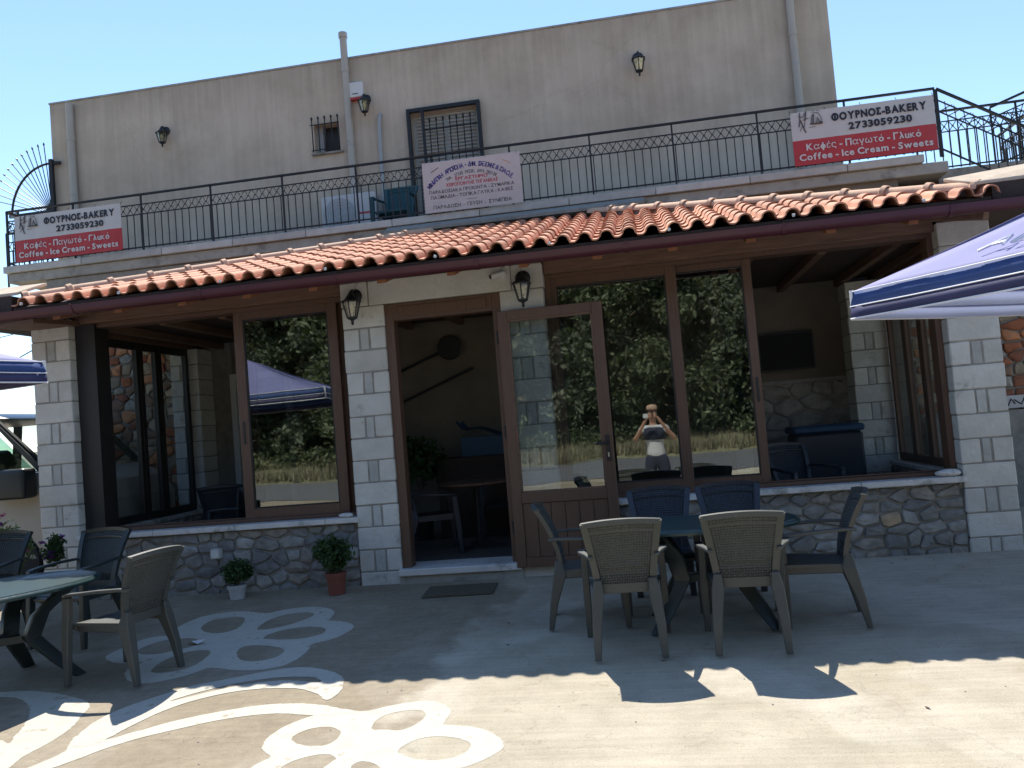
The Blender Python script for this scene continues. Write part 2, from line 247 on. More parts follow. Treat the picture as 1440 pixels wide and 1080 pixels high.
# ------------------------------------------------------------------ mesh helpers
def link(o, parent=None):
    COL.objects.link(o)
    if parent is not None: o.parent = parent
    return o
class MB:
    def __init__(s): s.v = []; s.f = []; s.mi = []; s.cur = 0
    def add(s, vs, fs):
        k = len(s.v); s.v += [tuple(v) for v in vs]; s.f += [tuple(i + k for i in f) for f in fs]; s.mi += [s.cur] * len(fs); return s
    def box(s, x0, x1, y0, y1, z0, z1):
        return s.add([(x0, y0, z0), (x1, y0, z0), (x1, y1, z0), (x0, y1, z0), (x0, y0, z1), (x1, y0, z1), (x1, y1, z1), (x0, y1, z1)],
                     [(0, 3, 2, 1), (4, 5, 6, 7), (0, 1, 5, 4), (1, 2, 6, 5), (2, 3, 7, 6), (3, 0, 4, 7)])
    def hexa(s, p):  # 8 corners like box
        return s.add(p, [(0, 3, 2, 1), (4, 5, 6, 7), (0, 1, 5, 4), (1, 2, 6, 5), (2, 3, 7, 6), (3, 0, 4, 7)])
    def loft(s, rings, cap=True, close=True):
        n = len(rings[0]); vs = [v for r in rings for v in r]; fs = []
        for i in range(len(rings) - 1):
            for j in range(n if close else n - 1):
                a = i * n + j; b = i * n + (j + 1) % n; fs.append((a, b, b + n, a + n))
        if cap and close: fs += [tuple(range(n))[::-1], tuple((len(rings) - 1) * n + j for j in range(n))]
        return s.add(vs, fs)
    def tube(s, pts, r, n=8, cap=True):
        pts = [Vector(p) for p in pts]; rs = r if isinstance(r, (list, tuple)) else [r] * len(pts); rings = []; up = None
        for i, p in enumerate(pts):
            d = (pts[min(i + 1, len(pts) - 1)] - pts[max(i - 1, 0)]).normalized()
            if up is None: up = Vector((0, 0, 1)) if abs(d.z) < .9 else Vector((1, 0, 0))
            a = d.cross(up).normalized(); b = a.cross(d).normalized(); up = b
            rings.append([p + (a * math.cos(2 * math.pi * k / n) + b * math.sin(2 * math.pi * k / n)) * rs[i] for k in range(n)])
        return s.loft(rings, cap)
    def bar(s, p, q, w, h, side=None, w2=None, h2=None):
        """rectangular bar from p to q, w across 'side', h the other way"""
        p = Vector(p); q = Vector(q); d = (q - p).normalized(); a = Vector(side) if side else (Vector((0, 0, 1)) if abs(d.z) < .9 else Vector((1, 0, 0)))
        a = (a - d * a.dot(d)).normalized(); b = d.cross(a)
        def rg(c, ww, hh): return [c + a * x * ww / 2 + b * y * hh / 2 for x, y in ((-1, -1), (1, -1), (1, 1), (-1, 1))]
        return s.loft([rg(p, w, h), rg(q, w2 or w, h2 or h)])
    def lathe(s, prof, c=(0, 0, 0), n=20):
        c = Vector(c); rings = [[c + Vector((r * math.cos(2 * math.pi * k / n), r * math.sin(2 * math.pi * k / n), z)) for k in range(n)] for r, z in prof]
        return s.loft(rings, True)
    def build(s, name, m, parent=None, bevel=0, smooth=False, jit=0, seed=0, seg=1, mx=None):
        me = bpy.data.meshes.new(name); me.from_pydata(s.v, [], s.f); me.update()
        ms = m if isinstance(m, (list, tuple)) else [m]
        for x in ms: me.materials.append(x)
        if len(ms) > 1: me.polygons.foreach_set('material_index', s.mi)
        bm = bmesh.new(); bm.from_mesh(me); bmesh.ops.recalc_face_normals(bm, faces=bm.faces)
        if bevel: bmesh.ops.bevel(bm, geom=[e for e in bm.edges if len(e.link_faces) == 2 and e.calc_face_angle(0) > .5], offset=bevel, segments=seg, affect='EDGES', clamp_overlap=True, profile=.6)
        if jit:
            rr = random.Random(seed)
            for v in bm.verts: v.co += Vector((rr.uniform(-jit, jit), rr.uniform(-jit, jit), rr.uniform(-jit, jit)))
        if mx is not None: bm.transform(mx)
        bm.to_mesh(me); bm.free()
        if smooth:
            me.polygons.foreach_set('use_smooth', [True] * len(me.polygons))
        o = bpy.data.objects.new(name, me); link(o, parent)
        if smooth and smooth != 'all':
            try:
                me.shade_auto = True
            except Exception: pass
            try:
                with bpy.context.temp_override(object=o, selected_editable_objects=[o], active_object=o): bpy.ops.object.shade_smooth_by_angle(angle=R(40))
            except Exception: pass
        return o
def B(*a): return MB().box(*a)
def thing(name, label, cat, loc=(0, 0, 0), rz=0, group=None):
    o = bpy.data.objects.new(name, None); o.empty_display_size = .1; link(o); o.location = loc; o.rotation_euler = (0, 0, rz)
    o['label'] = label; o['category'] = cat
    if group: o['group'] = group
    return o
def tag(o, label, cat, group=None, kind=None):
    if label: o['label'] = label
    if cat: o['category'] = cat
    if group: o['group'] = group
    if kind: o['kind'] = kind
    return o
def copy_tree(o, parent=None):
    kids = list(o.children); c = o.copy(); link(c); c.parent = parent
    for ch in kids: copy_tree(ch, c)
    return c
def gz(y):
    if y > 0: return .09
    if y > -5: return .09 + .065 * y
    return .09 - .325
def bez(p, n=8):
    return [tuple(sum(math.comb(len(p) - 1, i) * (1 - t) ** (len(p) - 1 - i) * t ** i * p[i][k] for i in range(len(p))) for k in range(3)) for t in [j / n for j in range(n + 1)]]

# ------------------------------------------------------------------ rubble masonry
def clip(poly, nx, ny, d):
    out = []
    for i in range(len(poly)):
        a = poly[i]; b = poly[(i + 1) % len(poly)]; da = a[0] * nx + a[1] * ny - d; db = b[0] * nx + b[1] * ny - d
        if da <= 0: out.append(a)
        if da * db < 0: t = da / (da - db); out.append((a[0] + (b[0] - a[0]) * t, a[1] + (b[1] - a[1]) * t))
    return out
def cells(Wd, Hd, sw, sh, rr, skip=None):
    pts = []; v = 0; row = 0
    while v < Hd:
        h = sh * rr.uniform(.65, 1.4); u = -rr.random() * sw
        while u < Wd + sw * .5:
            w = sw * rr.choice((.5, .8, 1.0, 1.3, 1.7)) * rr.uniform(.85, 1.15)
            pts.append((u + w / 2, v + h / 2 + rr.uniform(-.25, .25) * h)); u += w
        v += h
    res = []; asp = sw / sh * .8
    for i, p in enumerate(pts):
        poly = [(0, 0), (Wd, 0), (Wd, Hd), (0, Hd)]
        for j, q in enumerate(pts):
            if i == j or abs(q[0] - p[0]) > sw * 3 or abs(q[1] - p[1]) > sh * 3: continue
            dx = (q[0] - p[0]) / asp ** 2; dy = q[1] - p[1]   # anisotropic metric -> wide stones
            mx_ = (p[0] + q[0]) / 2; my = (p[1] + q[1]) / 2; l = math.hypot(dx, dy); 
            if l < 1e-6: continue
            poly = clip(poly, dx / l, dy / l, (mx_ * dx + my * dy) / l)
            if len(poly) < 3: break
        if len(poly) >= 3: res.append(poly)
    return res
def area(p): return abs(sum(p[i][0] * p[(i + 1) % len(p)][1] - p[(i + 1) % len(p)][0] * p[i][1] for i in range(len(p)))) / 2
def rubble(parent, o, ud, vd, Wd, Hd, sw, sh, m, seed, depth=.03, joint=.009, keep=None, stuff=False, name='stone'):
    rr = random.Random(seed); o = Vector(o); ud = Vector(ud); vd = Vector(vd); nd = ud.cross(vd).normalized(); n = 0; big = MB()
    for poly in cells(Wd, Hd, sw, sh, rr):
        a = area(poly)
        if a < .0012: continue
        cx = sum(p[0] for p in poly) / len(poly); cy = sum(p[1] for p in poly) / len(poly)
        if keep and not keep(cx, cy): continue
        rad = math.sqrt(a)
        def ins(pl, d):
            res = pl; k = len(pl)
            for i in range(k):
                x0, y0 = pl[i]; x1, y1 = pl[(i + 1) % k]; ex, ey = x1 - x0, y1 - y0; l = math.hypot(ex, ey)
                if l < 1e-6: continue
                nx, ny = ey / l, -ex / l
                if (cx - x0) * nx + (cy - y0) * ny > 0: nx, ny = -nx, -ny
                res = clip(res, nx, ny, x0 * nx + y0 * ny - d)
                if len(res) < 3: return None
            return res
        p1 = ins(poly, joint * rr.uniform(.7, 1.5))
        if not p1: continue
        q = []
        for i in range(len(p1)):   # round the corners
            a0 = p1[i]; b0 = p1[(i + 1) % len(p1)]; t = rr.uniform(.07, .2)
            q.append((a0[0] * (1 - t) + b0[0] * t, a0[1] * (1 - t) + b0[1] * t)); t = 1 - rr.uniform(.07, .2); q.append((a0[0] * (1 - t) + b0[0] * t, a0[1] * (1 - t) + b0[1] * t))
        q = [(x + rr.uniform(-.06, .06) * rad, y + rr.uniform(-.06, .06) * rad) for x, y in q]
        dd = depth * rr.uniform(.6, 1.25)
        def ring(sc, z, jz=0): return [o + ud * (cx + (x - cx) * sc) + vd * (cy + (y - cy) * sc) + nd * (z + rr.uniform(-jz, jz)) for x, y in q]
        mb = big if stuff else MB()
        cpt = o + ud * (cx + rr.uniform(-.1, .1) * rad) + vd * (cy + rr.uniform(-.1, .1) * rad) + nd * (dd + rr.uniform(0, .012)); k = len(q)
        rings = [ring(1, -.01), ring(1, dd * .55, .002), ring(.88, dd * .92, .004), ring(.55, dd * 1.0, .006)]
        mb.loft(rings, cap=False); b0 = len(mb.v); mb.add([cpt], []);
        for i in range(k): mb.f.append((b0 - k + i, b0 - k + (i + 1) % k, b0)); mb.mi.append(0)
        if not stuff: ob = mb.build(name, m, parent, smooth='x'); n += 1
    if stuff: ob = big.build(name, m, parent, smooth='all'); ob['kind'] = 'stuff'
    return n
# ================================================================== GROUND AND SURROUNDINGS
def sheet(name, pts_yz, x0, x1, m, nx=1, kind='structure', zoff=0):
    mb = MB(); xs = [x0 + (x1 - x0) * i / nx for i in range(nx + 1)]; vs = [(x, y, z + zoff) for y, z in pts_yz for x in xs]
    fs = [(j * (nx + 1) + i, j * (nx + 1) + i + 1, (j + 1) * (nx + 1) + i + 1, (j + 1) * (nx + 1) + i) for j in range(len(pts_yz) - 1) for i in range(nx)]
    mb.add(vs, fs); o = mb.build(name, m); o['kind'] = kind; return o
G0 = gz(-9)
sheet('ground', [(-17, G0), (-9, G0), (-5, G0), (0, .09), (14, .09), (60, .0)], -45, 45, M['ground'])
sheet('terrain', [(-1500, -4), (-60, -1.0), (-33, G0 - .04), (-17, G0 - .04), (-5, G0 - .04), (0, .05), (60, -.05), (1600, -16)], -1600, 1600, M['dirt'])
sheet('road', [(-29, G0), (-17.4, G0)], -300, 300, M['asphalt'], zoff=-.012)
def bank():
    mb = MB(); nx = 60; ny = 12; vs = []; fs = []
    for j in range(ny + 1):
        for i in range(nx + 1):
            x = -50 + 100 * i / nx; t = j / ny; y = -28.6 - 26 * t
            z = G0 + (.0 if j == 0 else .25 + 9.5 * max(0, t - .1) ** 1.2 + noise.noise(Vector((x * .3, y * .4, 0))) * .5)
            vs.append((x, y, z - (.05 if j == 0 else 0)))
    fs = [(j * (nx + 1) + i, j * (nx + 1) + i + 1, (j + 1) * (nx + 1) + i + 1, (j + 1) * (nx + 1) + i) for j in range(ny) for i in range(nx)]
    o = mb.add(vs, fs).build('hillside', M['dirt'], smooth='all'); o['kind'] = 'structure'
bank()
def tufts(name, m, n, xr, yr, h, seed, zf):
    rr = random.Random(seed); mb = MB()
    for i in range(n):
        x = rr.uniform(*xr); y = rr.uniform(*yr); z = zf(x, y)
        for k in range(3):
            a = rr.uniform(0, 6.28); w = .05 * h; hh = h * rr.uniform(.5, 1.3); dx, dy = math.cos(a), math.sin(a)
            mb.add([(x - dx * w, y - dy * w, z - .05), (x + dx * w, y + dy * w, z - .05), (x + dy * hh * .4, y - dx * hh * .4, z + hh)], [(0, 1, 2)])
    o = mb.build(name, m); o['kind'] = 'stuff'; o['label'] = 'dry yellow grass along the far edge of the road'
tufts('dry_grass', M['drygrass'], 7000, (-34, 18), (-32.5, -29), .5, 3, lambda x, y: G0 + .1 + max(0, (-28.6 - y) / 26 - .1) * 7)
# far hills seen past the left of the building
def hills():
    mb = MB(); n = 60
    for k, (yy, hh, s) in enumerate(((230, 9, 5), (420, 20, 9))):
        top = []; 
        for i in range(n + 1):
            x = -500 + 900 * i / n; top.append((x, yy, hh * (.45 + .55 * noise.noise(Vector((x * .008, s, 0))) + .12 * noise.noise(Vector((x * .06, s, 3))))))
        b = len(mb.v); mb.add([(x, y - 90, -8) for x, y, z in top] + top + [(x, y + 90, -8) for x, y, z in top],
               [(r * (n + 1) + i, r * (n + 1) + i + 1, (r + 1) * (n + 1) + i + 1, (r + 1) * (n + 1) + i) for r in range(2) for i in range(n)])
    o = mb.build('hills', M['hill'], smooth='all'); o['kind'] = 'structure'
hills()

# ---- trees
def leaf_cloud(mb, c, rad, n, size, rr, squash=(1, 1, 1), shell=.55, up=0):
    for i in range(n):
        while True:
            d = Vector((rr.gauss(0, 1), rr.gauss(0, 1), rr.gauss(0, 1)))
            if d.length > .01: break
        d.normalize(); t = shell + (1 - shell) * rr.random(); p = Vector(c) + Vector((d.x * rad * squash[0], d.y * rad * squash[1], d.z * rad * squash[2])) * t
        a = Vector((rr.gauss(0, 1), rr.gauss(0, 1), rr.gauss(0, 1) + up)).normalized(); b = a.orthogonal().normalized(); b.rotate(Matrix.Rotation(rr.uniform(0, 6.28), 3, a)); s = size * rr.uniform(.6, 1.35)
        cc = a.cross(b)
        mb.add([p - b * s, p + cc * s * .42, p + b * s, p - cc * s * .42], [(0, 1, 2, 3)])
def tree_proto(seed, h, cr, lm):
    rr = random.Random(seed); t = MB()
    t.tube([(0, 0, -.5), (rr.uniform(-.1, .1), 0, h * .2), (rr.uniform(-.3, .3), rr.uniform(-.2, .2), h * .45), (rr.uniform(-.3, .3), 0, h * .75)], [.26, .2, .15, .05], 8)
    crown = MB(); limbs = []
    for i in range(40):
        a = rr.uniform(0, 6.28); z = h * rr.uniform(.12, .97); w = cr * (1 - abs((z / h) - .5) ** 2 * 2.2) * rr.uniform(.35, 1.0); c = (w * math.cos(a), w * math.sin(a), z)
        t.tube([(0, 0, z * .7), (c[0] * .6, c[1] * .6, z * .88), c], [.07, .04, .015], 5)
        leaf_cloud(crown, c, cr * rr.uniform(.3, .52), 300, .18, rr, (1, 1, .75), .35)
    return t, crown
protos = []
for s, (h, c, lm, lb) in enumerate(((11.5, 3.3, 'treeleaf', ''), (12.5, 3.0, 'treeleaf2', ''), (10.5, 3.6, 'treeleaf', ''))):
    t, cr_ = tree_proto(40 + s, h, c, lm); root = thing('roadside_tree', '', 'tree', (0, 0, 0))
    t.build('trunk', M['bark'], root, smooth='all'); o = cr_.build('crown', M[lm], root); protos.append(root)
rr = random.Random(5); used = [0, 0, 0]; k = 0
for row in range(3):
    x = -33 + row * 2
    while x < 24:
        kd = k % 3; k += 1; t = protos[kd] if not used[kd] else copy_tree(protos[kd]); used[kd] = 1
        y = -33.5 - row * 5.5 + rr.uniform(-1.0, 1.0); t.location = (x, y, G0 + .3 + row * 1.9); t.rotation_euler.z = rr.uniform(0, 6.28); t.scale = [rr.uniform(.85, 1.15)] * 3
        t['label'] = ('leafy roadside tree across the road, mirrored in the window glass', 'grey-green olive-like tree across the road, mirrored in the window glass', 'broad leafy tree across the road, mirrored in the window glass')[kd]; t['group'] = 'trees across the road'
        x += rr.uniform(3.0, 4.4)
# undergrowth
ug = MB(); rr = random.Random(8)
for i in range(54):
    x = -34 + i * 1.1; leaf_cloud(ug, (x, -32.3 + rr.uniform(-.8, .8), G0 + .9), rr.uniform(.7, 1.5), 260, .12, rr, (1, .7, .8), .3)
o = ug.build('undergrowth', M['treeleaf']); o['kind'] = 'stuff'; o['label'] = 'dark scrub under the trees across the road'

gr_ = MB(); rr = random.Random(31)
for i in range(420):
    x = rr.uniform(-6, 4); y = -abs(rr.gauss(0, 1.3)) - .02 if i % 3 else rr.uniform(-5.5, -.1); y = max(y, -6); s = rr.uniform(.003, .009); z = gz(y); a_ = rr.uniform(0, 3.1); c_, n_ = math.cos(a_), math.sin(a_)
    gr_.add([(x + c_ * s, y + n_ * s, z), (x - n_ * s, y + c_ * s, z), (x - c_ * s, y - n_ * s, z), (x + n_ * s, y - c_ * s, z), (x, y, z + s * .8)], [(0, 1, 4), (1, 2, 4), (2, 3, 4), (3, 0, 4)])
o = gr_.build('grit', M['mortar']); o['kind'] = 'stuff'; o['label'] = 'grit and pebbles scattered on the concrete yard'
lf_ = MB()
for i in range(46):
    x = rr.uniform(-6, 3.6); y = -.04 - abs(rr.gauss(0, .35)) if i % 4 else rr.uniform(-3.6, -.3); s = rr.uniform(.010, .022); z = gz(y) + .003; a_ = rr.uniform(0, 6.2); c_, n_ = math.cos(a_), math.sin(a_)
    lf_.add([(x + c_ * s, y + n_ * s, z + s * .3), (x - n_ * s * .4, y + c_ * s * .4, z), (x - c_ * s, y - n_ * s, z + s * .2), (x + n_ * s * .4, y - c_ * s * .4, z)], [(0, 1, 2, 3)])
o = lf_.build('leaf_litter', M['bark']); o['kind'] = 'stuff'; o['label'] = 'dry fallen leaves scattered on the concrete yard'
# ================================================================== PAINTED FLOWERS ON THE YARD
def smooth_poly(p, n=2):
    for _ in range(n):
        q = []
        for i in range(len(p)):
            a, b = p[i], p[(i + 1) % len(p)]; q += [(a[0] * .75 + b[0] * .25, a[1] * .75 + b[1] * .25), (a[0] * .25 + b[0] * .75, a[1] * .25 + b[1] * .75)]
        p = q
    return p
def paint(name, polys, off, label, cat='painting'):
    cu = bpy.data.curves.new(name, 'CURVE'); cu.dimensions = '2D'; cu.fill_mode = 'BOTH'; rr = random.Random(len(label))
    for p in polys:
        p = smooth_poly(p, 2); q = []
        for i in range(len(p)):   # brushed, uneven edge
            a, b = p[i], p[(i + 1) % len(p)]; m_ = max(1, int(math.hypot(a[0] - b[0], a[1] - b[1]) / .012))
            for j in range(m_):
                x = a[0] + (b[0] - a[0]) * j / m_; y = a[1] + (b[1] - a[1]) * j / m_; w = noise.noise(Vector((x * 30, y * 30, off * 900))) * .006 + rr.uniform(-.0022, .0022)
                q.append((x + w, y + w * .7))
        sp = cu.splines.new('POLY'); sp.points.add(len(q) - 1); sp.use_cyclic_u = True
        for i, (x, y) in enumerate(q): sp.points[i].co = (x, y, 0, 1)
    t = bpy.data.objects.new('t', cu); COL.objects.link(t); dg = bpy.context.evaluated_depsgraph_get(); me = bpy.data.meshes.new_from_object(t.evaluated_get(dg))
    bpy.data.objects.remove(t)
    for v in me.vertices: v.co.z = gz(v.co.y) + off
    me.materials.clear(); me.materials.append(M['paint']); me.name = name
    o = bpy.data.objects.new(name, me); link(o); tag(o, label, cat, 'white flower paintings on the yard', 'structure'); return o
PAINT = {
 'A':[
   [(-4.348, -1.82), (-4.351, -1.728), (-4.331, -1.627), (-4.317, -1.542), (-4.286, -1.397), (-4.162, -1.337), (-4.055, -1.352), (-4.146, -1.181), (-4.148, -0.987), (-4.087, -0.792), (-3.906, -0.701), (-3.715, -0.701), (-3.465, -0.832), (-3.363, -0.729), (-3.204, -0.664), (-3.009, -0.685), (-2.871, -0.781), (-2.799, -0.911), (-2.776, -1.057), (-2.788, -1.137), (-2.651, -1.158), (-2.513, -1.259), (-2.465, -1.37), (-2.495, -1.54), (-2.574, -1.672), (-2.688, -1.727), (-2.648, -1.844), (-2.636, -2.06), (-2.705, -2.214), (-2.838, -2.278), (-3.007, -2.268), (-3.192, -2.201), (-3.284, -2.172), (-3.349, -2.302), (-3.451, -2.387), (-3.562, -2.451), (-3.677, -2.447), (-3.809, -2.372), (-3.935, -2.204), (-3.952, -2.08), (-3.902, -1.98), (-4.013, -2.01), (-4.154, -1.995), (-4.29, -1.893)] ,
   [(-3.922, -1.159), (-3.935, -0.934), (-3.788, -0.858), (-3.64, -0.893), (-3.569, -1.018), (-3.524, -1.269), (-3.637, -1.358), (-3.791, -1.3)] ,
   [(-3.355, -1.294), (-3.364, -1.049), (-3.292, -0.89), (-3.136, -0.827), (-3.011, -0.865), (-2.969, -0.97), (-3.021, -1.102), (-3.133, -1.247), (-3.262, -1.307)] ,
   [(-3.181, -1.534), (-3.15, -1.4), (-3.04, -1.302), (-2.881, -1.273), (-2.746, -1.314), (-2.686, -1.389), (-2.677, -1.49), (-2.786, -1.587), (-2.944, -1.6), (-3.089, -1.571)] ,
   [(-3.219, -1.885), (-3.26, -1.746), (-3.195, -1.694), (-3.015, -1.731), (-2.877, -1.807), (-2.825, -1.889), (-2.832, -1.995), (-2.905, -2.071), (-3.02, -2.087), (-3.128, -2.025)] ,
   [(-3.735, -2.184), (-3.766, -2.016), (-3.72, -1.848), (-3.622, -1.761), (-3.463, -1.78), (-3.421, -1.949), (-3.423, -2.116), (-3.498, -2.229), (-3.621, -2.256), (-3.7, -2.228)] ,
   [(-4.148, -1.729), (-4.148, -1.588), (-4.056, -1.453), (-3.879, -1.426), (-3.745, -1.479), (-3.668, -1.649), (-3.773, -1.729), (-3.886, -1.82), (-4.036, -1.82)] ,
 ],
 'B':[
   [(-2.251, -3.513), (-2.272, -3.396), (-2.245, -3.267), (-2.18, -3.163), (-2.1, -3.087), (-2.097, -3.014), (-1.976, -3.002), (-1.807, -3.077), (-1.688, -2.992), (-1.549, -2.939), (-1.455, -2.925), (-1.341, -2.977), (-1.264, -3.107), (-1.278, -3.243), (-1.279, -3.291), (-1.121, -3.31), (-0.987, -3.382), (-0.896, -3.51), (-0.882, -3.594), (-0.917, -3.672), (-1.022, -3.79), (-1.216, -3.884), (-1.244, -4.043), (-1.412, -4.167), (-1.69, -4.16), (-1.97, -4.088), (-2.169, -3.944), (-2.201, -3.771), (-2.175, -3.693), (-2.124, -3.63), (-2.197, -3.585)] ,
   [(-1.693, -3.33), (-1.694, -3.196), (-1.663, -3.119), (-1.581, -3.074), (-1.485, -3.06), (-1.424, -3.095), (-1.403, -3.177), (-1.438, -3.28), (-1.5, -3.351), (-1.59, -3.327)] ,
   [(-1.455, -3.613), (-1.431, -3.523), (-1.364, -3.449), (-1.262, -3.428), (-1.152, -3.461), (-1.071, -3.517), (-1.055, -3.576), (-1.077, -3.648), (-1.146, -3.708), (-1.245, -3.715), (-1.349, -3.691)] ,
   [(-2.125, -3.423), (-2.104, -3.323), (-2.013, -3.262), (-1.913, -3.278), (-1.852, -3.338), (-1.839, -3.421), (-1.863, -3.508), (-1.948, -3.521), (-2.051, -3.489)] ,
   [(-2.037, -3.77), (-2.0, -3.693), (-1.919, -3.632), (-1.832, -3.611), (-1.749, -3.664), (-1.775, -3.719), (-1.79, -3.788), (-1.842, -3.875), (-1.983, -3.855)] ,
   [(-1.646, -3.778), (-1.637, -3.717), (-1.573, -3.704), (-1.487, -3.77), (-1.435, -3.876), (-1.578, -3.885)] ,
 ],
 'S1':[
   [(-3.434, -3.515), (-3.492, -3.411), (-3.548, -3.264), (-3.384, -3.351), (-3.272, -3.367), (-3.19, -3.276), (-3.135, -3.24), (-3.005, -3.117), (-2.776, -2.996), (-2.528, -2.905), (-2.281, -2.902), (-2.049, -2.964), (-1.857, -3.084), (-2.115, -3.107), (-2.318, -3.051), (-2.514, -3.063), (-2.735, -3.135), (-2.925, -3.253), (-3.071, -3.341), (-3.21, -3.472), (-3.278, -3.584), (-3.38, -3.722), (-3.483, -3.861), (-3.604, -3.817), (-3.527, -3.699)] ,
 ],
 'S2':[
   [(-3.466, -3.44), (-3.509, -3.344), (-3.541, -3.215), (-3.545, -3.016), (-3.471, -2.843), (-3.342, -2.676), (-3.227, -2.536), (-3.044, -2.449), (-2.859, -2.347), (-2.668, -2.257), (-2.498, -2.247), (-2.312, -2.335), (-2.165, -2.456), (-2.089, -2.628), (-2.079, -2.772), (-2.105, -2.878), (-2.154, -2.857), (-2.197, -2.785), (-2.295, -2.706), (-2.433, -2.645), (-2.613, -2.629), (-2.823, -2.659), (-2.994, -2.753), (-3.138, -2.892), (-3.229, -3.092), (-3.288, -3.357), (-3.349, -3.465)] ,
   [(-3.241, -2.827), (-3.138, -2.693), (-2.98, -2.571), (-2.819, -2.484), (-2.593, -2.427), (-2.401, -2.446), (-2.296, -2.508), (-2.265, -2.574), (-2.441, -2.52), (-2.621, -2.49), (-2.823, -2.548), (-2.998, -2.644), (-3.117, -2.731)] ,
 ],
 'L':[
   [(-4.919, -2.515), (-4.686, -2.522), (-4.557, -2.508), (-4.347, -2.526), (-4.043, -2.641), (-3.853, -2.742), (-3.758, -2.832), (-3.727, -2.949), (-3.656, -3.136), (-3.639, -3.288), (-3.648, -3.431), (-3.679, -3.565), (-3.64, -3.711), (-3.747, -3.851), (-4.383, -3.295)] ,
   [(-4.773, -2.618), (-4.616, -2.606), (-4.457, -2.632), (-4.275, -2.757), (-4.131, -2.919), (-4.018, -3.113), (-3.957, -3.28), (-3.892, -3.399), (-4.014, -3.316), (-4.203, -3.275)] ,
 ],
}

paint('painted_flower', PAINT['A'], .0013, 'white painted flower on the shaded concrete beside the left table')
paint('painted_flower', PAINT['B'], .0013, 'white painted flower in full sun at the bottom of the yard')
paint('painted_stem', PAINT['S1'], .0020, 'long white painted stem leading to the sunlit flower')
paint('painted_leaf', PAINT['S2'], .0028, 'white painted leaf outline curling along the shade edge')
paint('painted_petal', PAINT['L'], .0013, 'white painted petal ring beside the left table')

# ================================================================== MAIN BUILDING
bld = thing('bakery_building', 'two-storey bakery with a flat roof and weathered beige upper wall', 'building', (-3, 4.5, .09))
def bpart(mb, name, m, par=bld, **k):
    inv = par.matrix_world.inverted() if par.parent is None else None
    return mb.build(name, m, par, mx=Matrix.Translation(-Vector(root_loc(par))), **k)
def root_loc(o):
    v = Vector((0, 0, 0))
    while o is not None: v += Vector(o.location); o = o.parent
    return v
# upper storey: openings for door and small window cut by building the wall from strips
XL, XR = -9.23, 3.04
def topz(x): return 7.40
DX0, DX1, DZ = -3.16, -2.12, 6.40; WX0, WX1, WZ0, WZ1 = -4.72, -4.31, 5.98, 6.44
u = MB(); F = 4.30
def strip(x0, x1, z0, z1=None):
    n = 1 if z1 is not None else 6
    for i in range(n):
        a = x0 + (x1 - x0) * i / n; b = x0 + (x1 - x0) * (i + 1) / n; za = z1 if z1 is not None else topz(a); zb = z1 if z1 is not None else topz(b)
        u.hexa([(a, 4.5, z0), (b, 4.5, z0), (b, 4.8, z0), (a, 4.8, z0), (a, 4.5, za), (b, 4.5, zb), (b, 4.8, zb), (a, 4.8, za)])
strip(XL, WX0, F); strip(WX0, WX1, F, WZ0); strip(WX0, WX1, WZ1); strip(WX1, DX0, F); strip(DX0, DX1, DZ); strip(DX1, XR, F)
u.box(XL, XL + .25, 4.8, 13, F, 7.38); u.box(XR - .25, XR, 4.8, 13, F, 7.40); u.box(XL, XR, 13, 13.25, F, 7.2)
upper = bpart(u, 'upper_wall', M['upper'])
cop = MB(); cop.box(XL - .012, XR + .012, 4.488, 4.83, 7.402, 7.43)
bpart(cop, 'parapet_coping', M['concrete'])
bpart(MB().box(XL + .25, XR - .25, 4.8, 13, 6.9, 7.0), 'flat_roof', M['concrete'])
# balcony slab with marble lip blocks
bpart(MB().box(-8.92, 3.88, 2.98, 13, 4.16, 4.30), 'balcony_slab', M['concrete'], bevel=.01)
x = -8.96; rr = random.Random(2)
lip = []
while x < 3.55:
    w = min(rr.uniform(1.05, 1.25), 3.6 - x); bpart(MB().box(x + .004, x + w - .004, 2.93, 3.2, 4.304, 4.40), 'edge_slab', M['blockgrey'], bevel=.006); x += w
# ground floor wall: left wing rubble, behind the veranda plaster over stone, right wing rubble
MWY = 3.05
gf = MB()
gf.box(-8.35, -5.62, MWY, 3.4, 0, 4.16); gf.box(-4.75, 3.3, MWY, 3.4, 0, 4.16); gf.box(-5.62, -4.75, MWY, 3.4, 2.52, 4.16); gf.box(-5.75, -4.62, 3.405, 3.45, 0, 2.6); gf.box(-8.05, 9.2, 12.9, 13.0, 0, 4.1)
gf.box(3.3, 9.5, MWY, 3.4, 0, 3.9); gf.box(-8.35, -8.05, 3.4, 13, 0, 4.16); gf.box(9.2, 9.5, 3.4, 13, 0, 3.9)
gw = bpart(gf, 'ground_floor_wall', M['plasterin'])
def at_par(par, fn):
    """build pieces in world space under a part whose parents may be offset"""
    before = set(bpy.data.objects); fn(); off = root_loc(par)
    for o in set(bpy.data.objects) - before:
        o.matrix_parent_inverse = Matrix.Translation(-off)
wm = bpart(MB().box(-8.36, -5.6, MWY - .03, MWY - .002, 0, 4.15), 'stone_cladding', M['mortar'])
at_par(wm, lambda: rubble(wm, (-8.33, MWY - .03, .6), (1, 0, 0), (0, 0, 1), 2.38, 2.75, .20, .125, M['redrubble'], 21, depth=.035))
wm2 = bpart(MB().box(3.2, 9.5, MWY - .03, MWY - .002, 0, 3.9), 'stone_cladding', M['mortar'])
at_par(wm2, lambda: rubble(wm2, (3.25, MWY - .03, .3), (1, 0, 0), (0, 0, 1), 2.0, 3.5, .22, .13, M['redrubble'], 22, depth=.035))
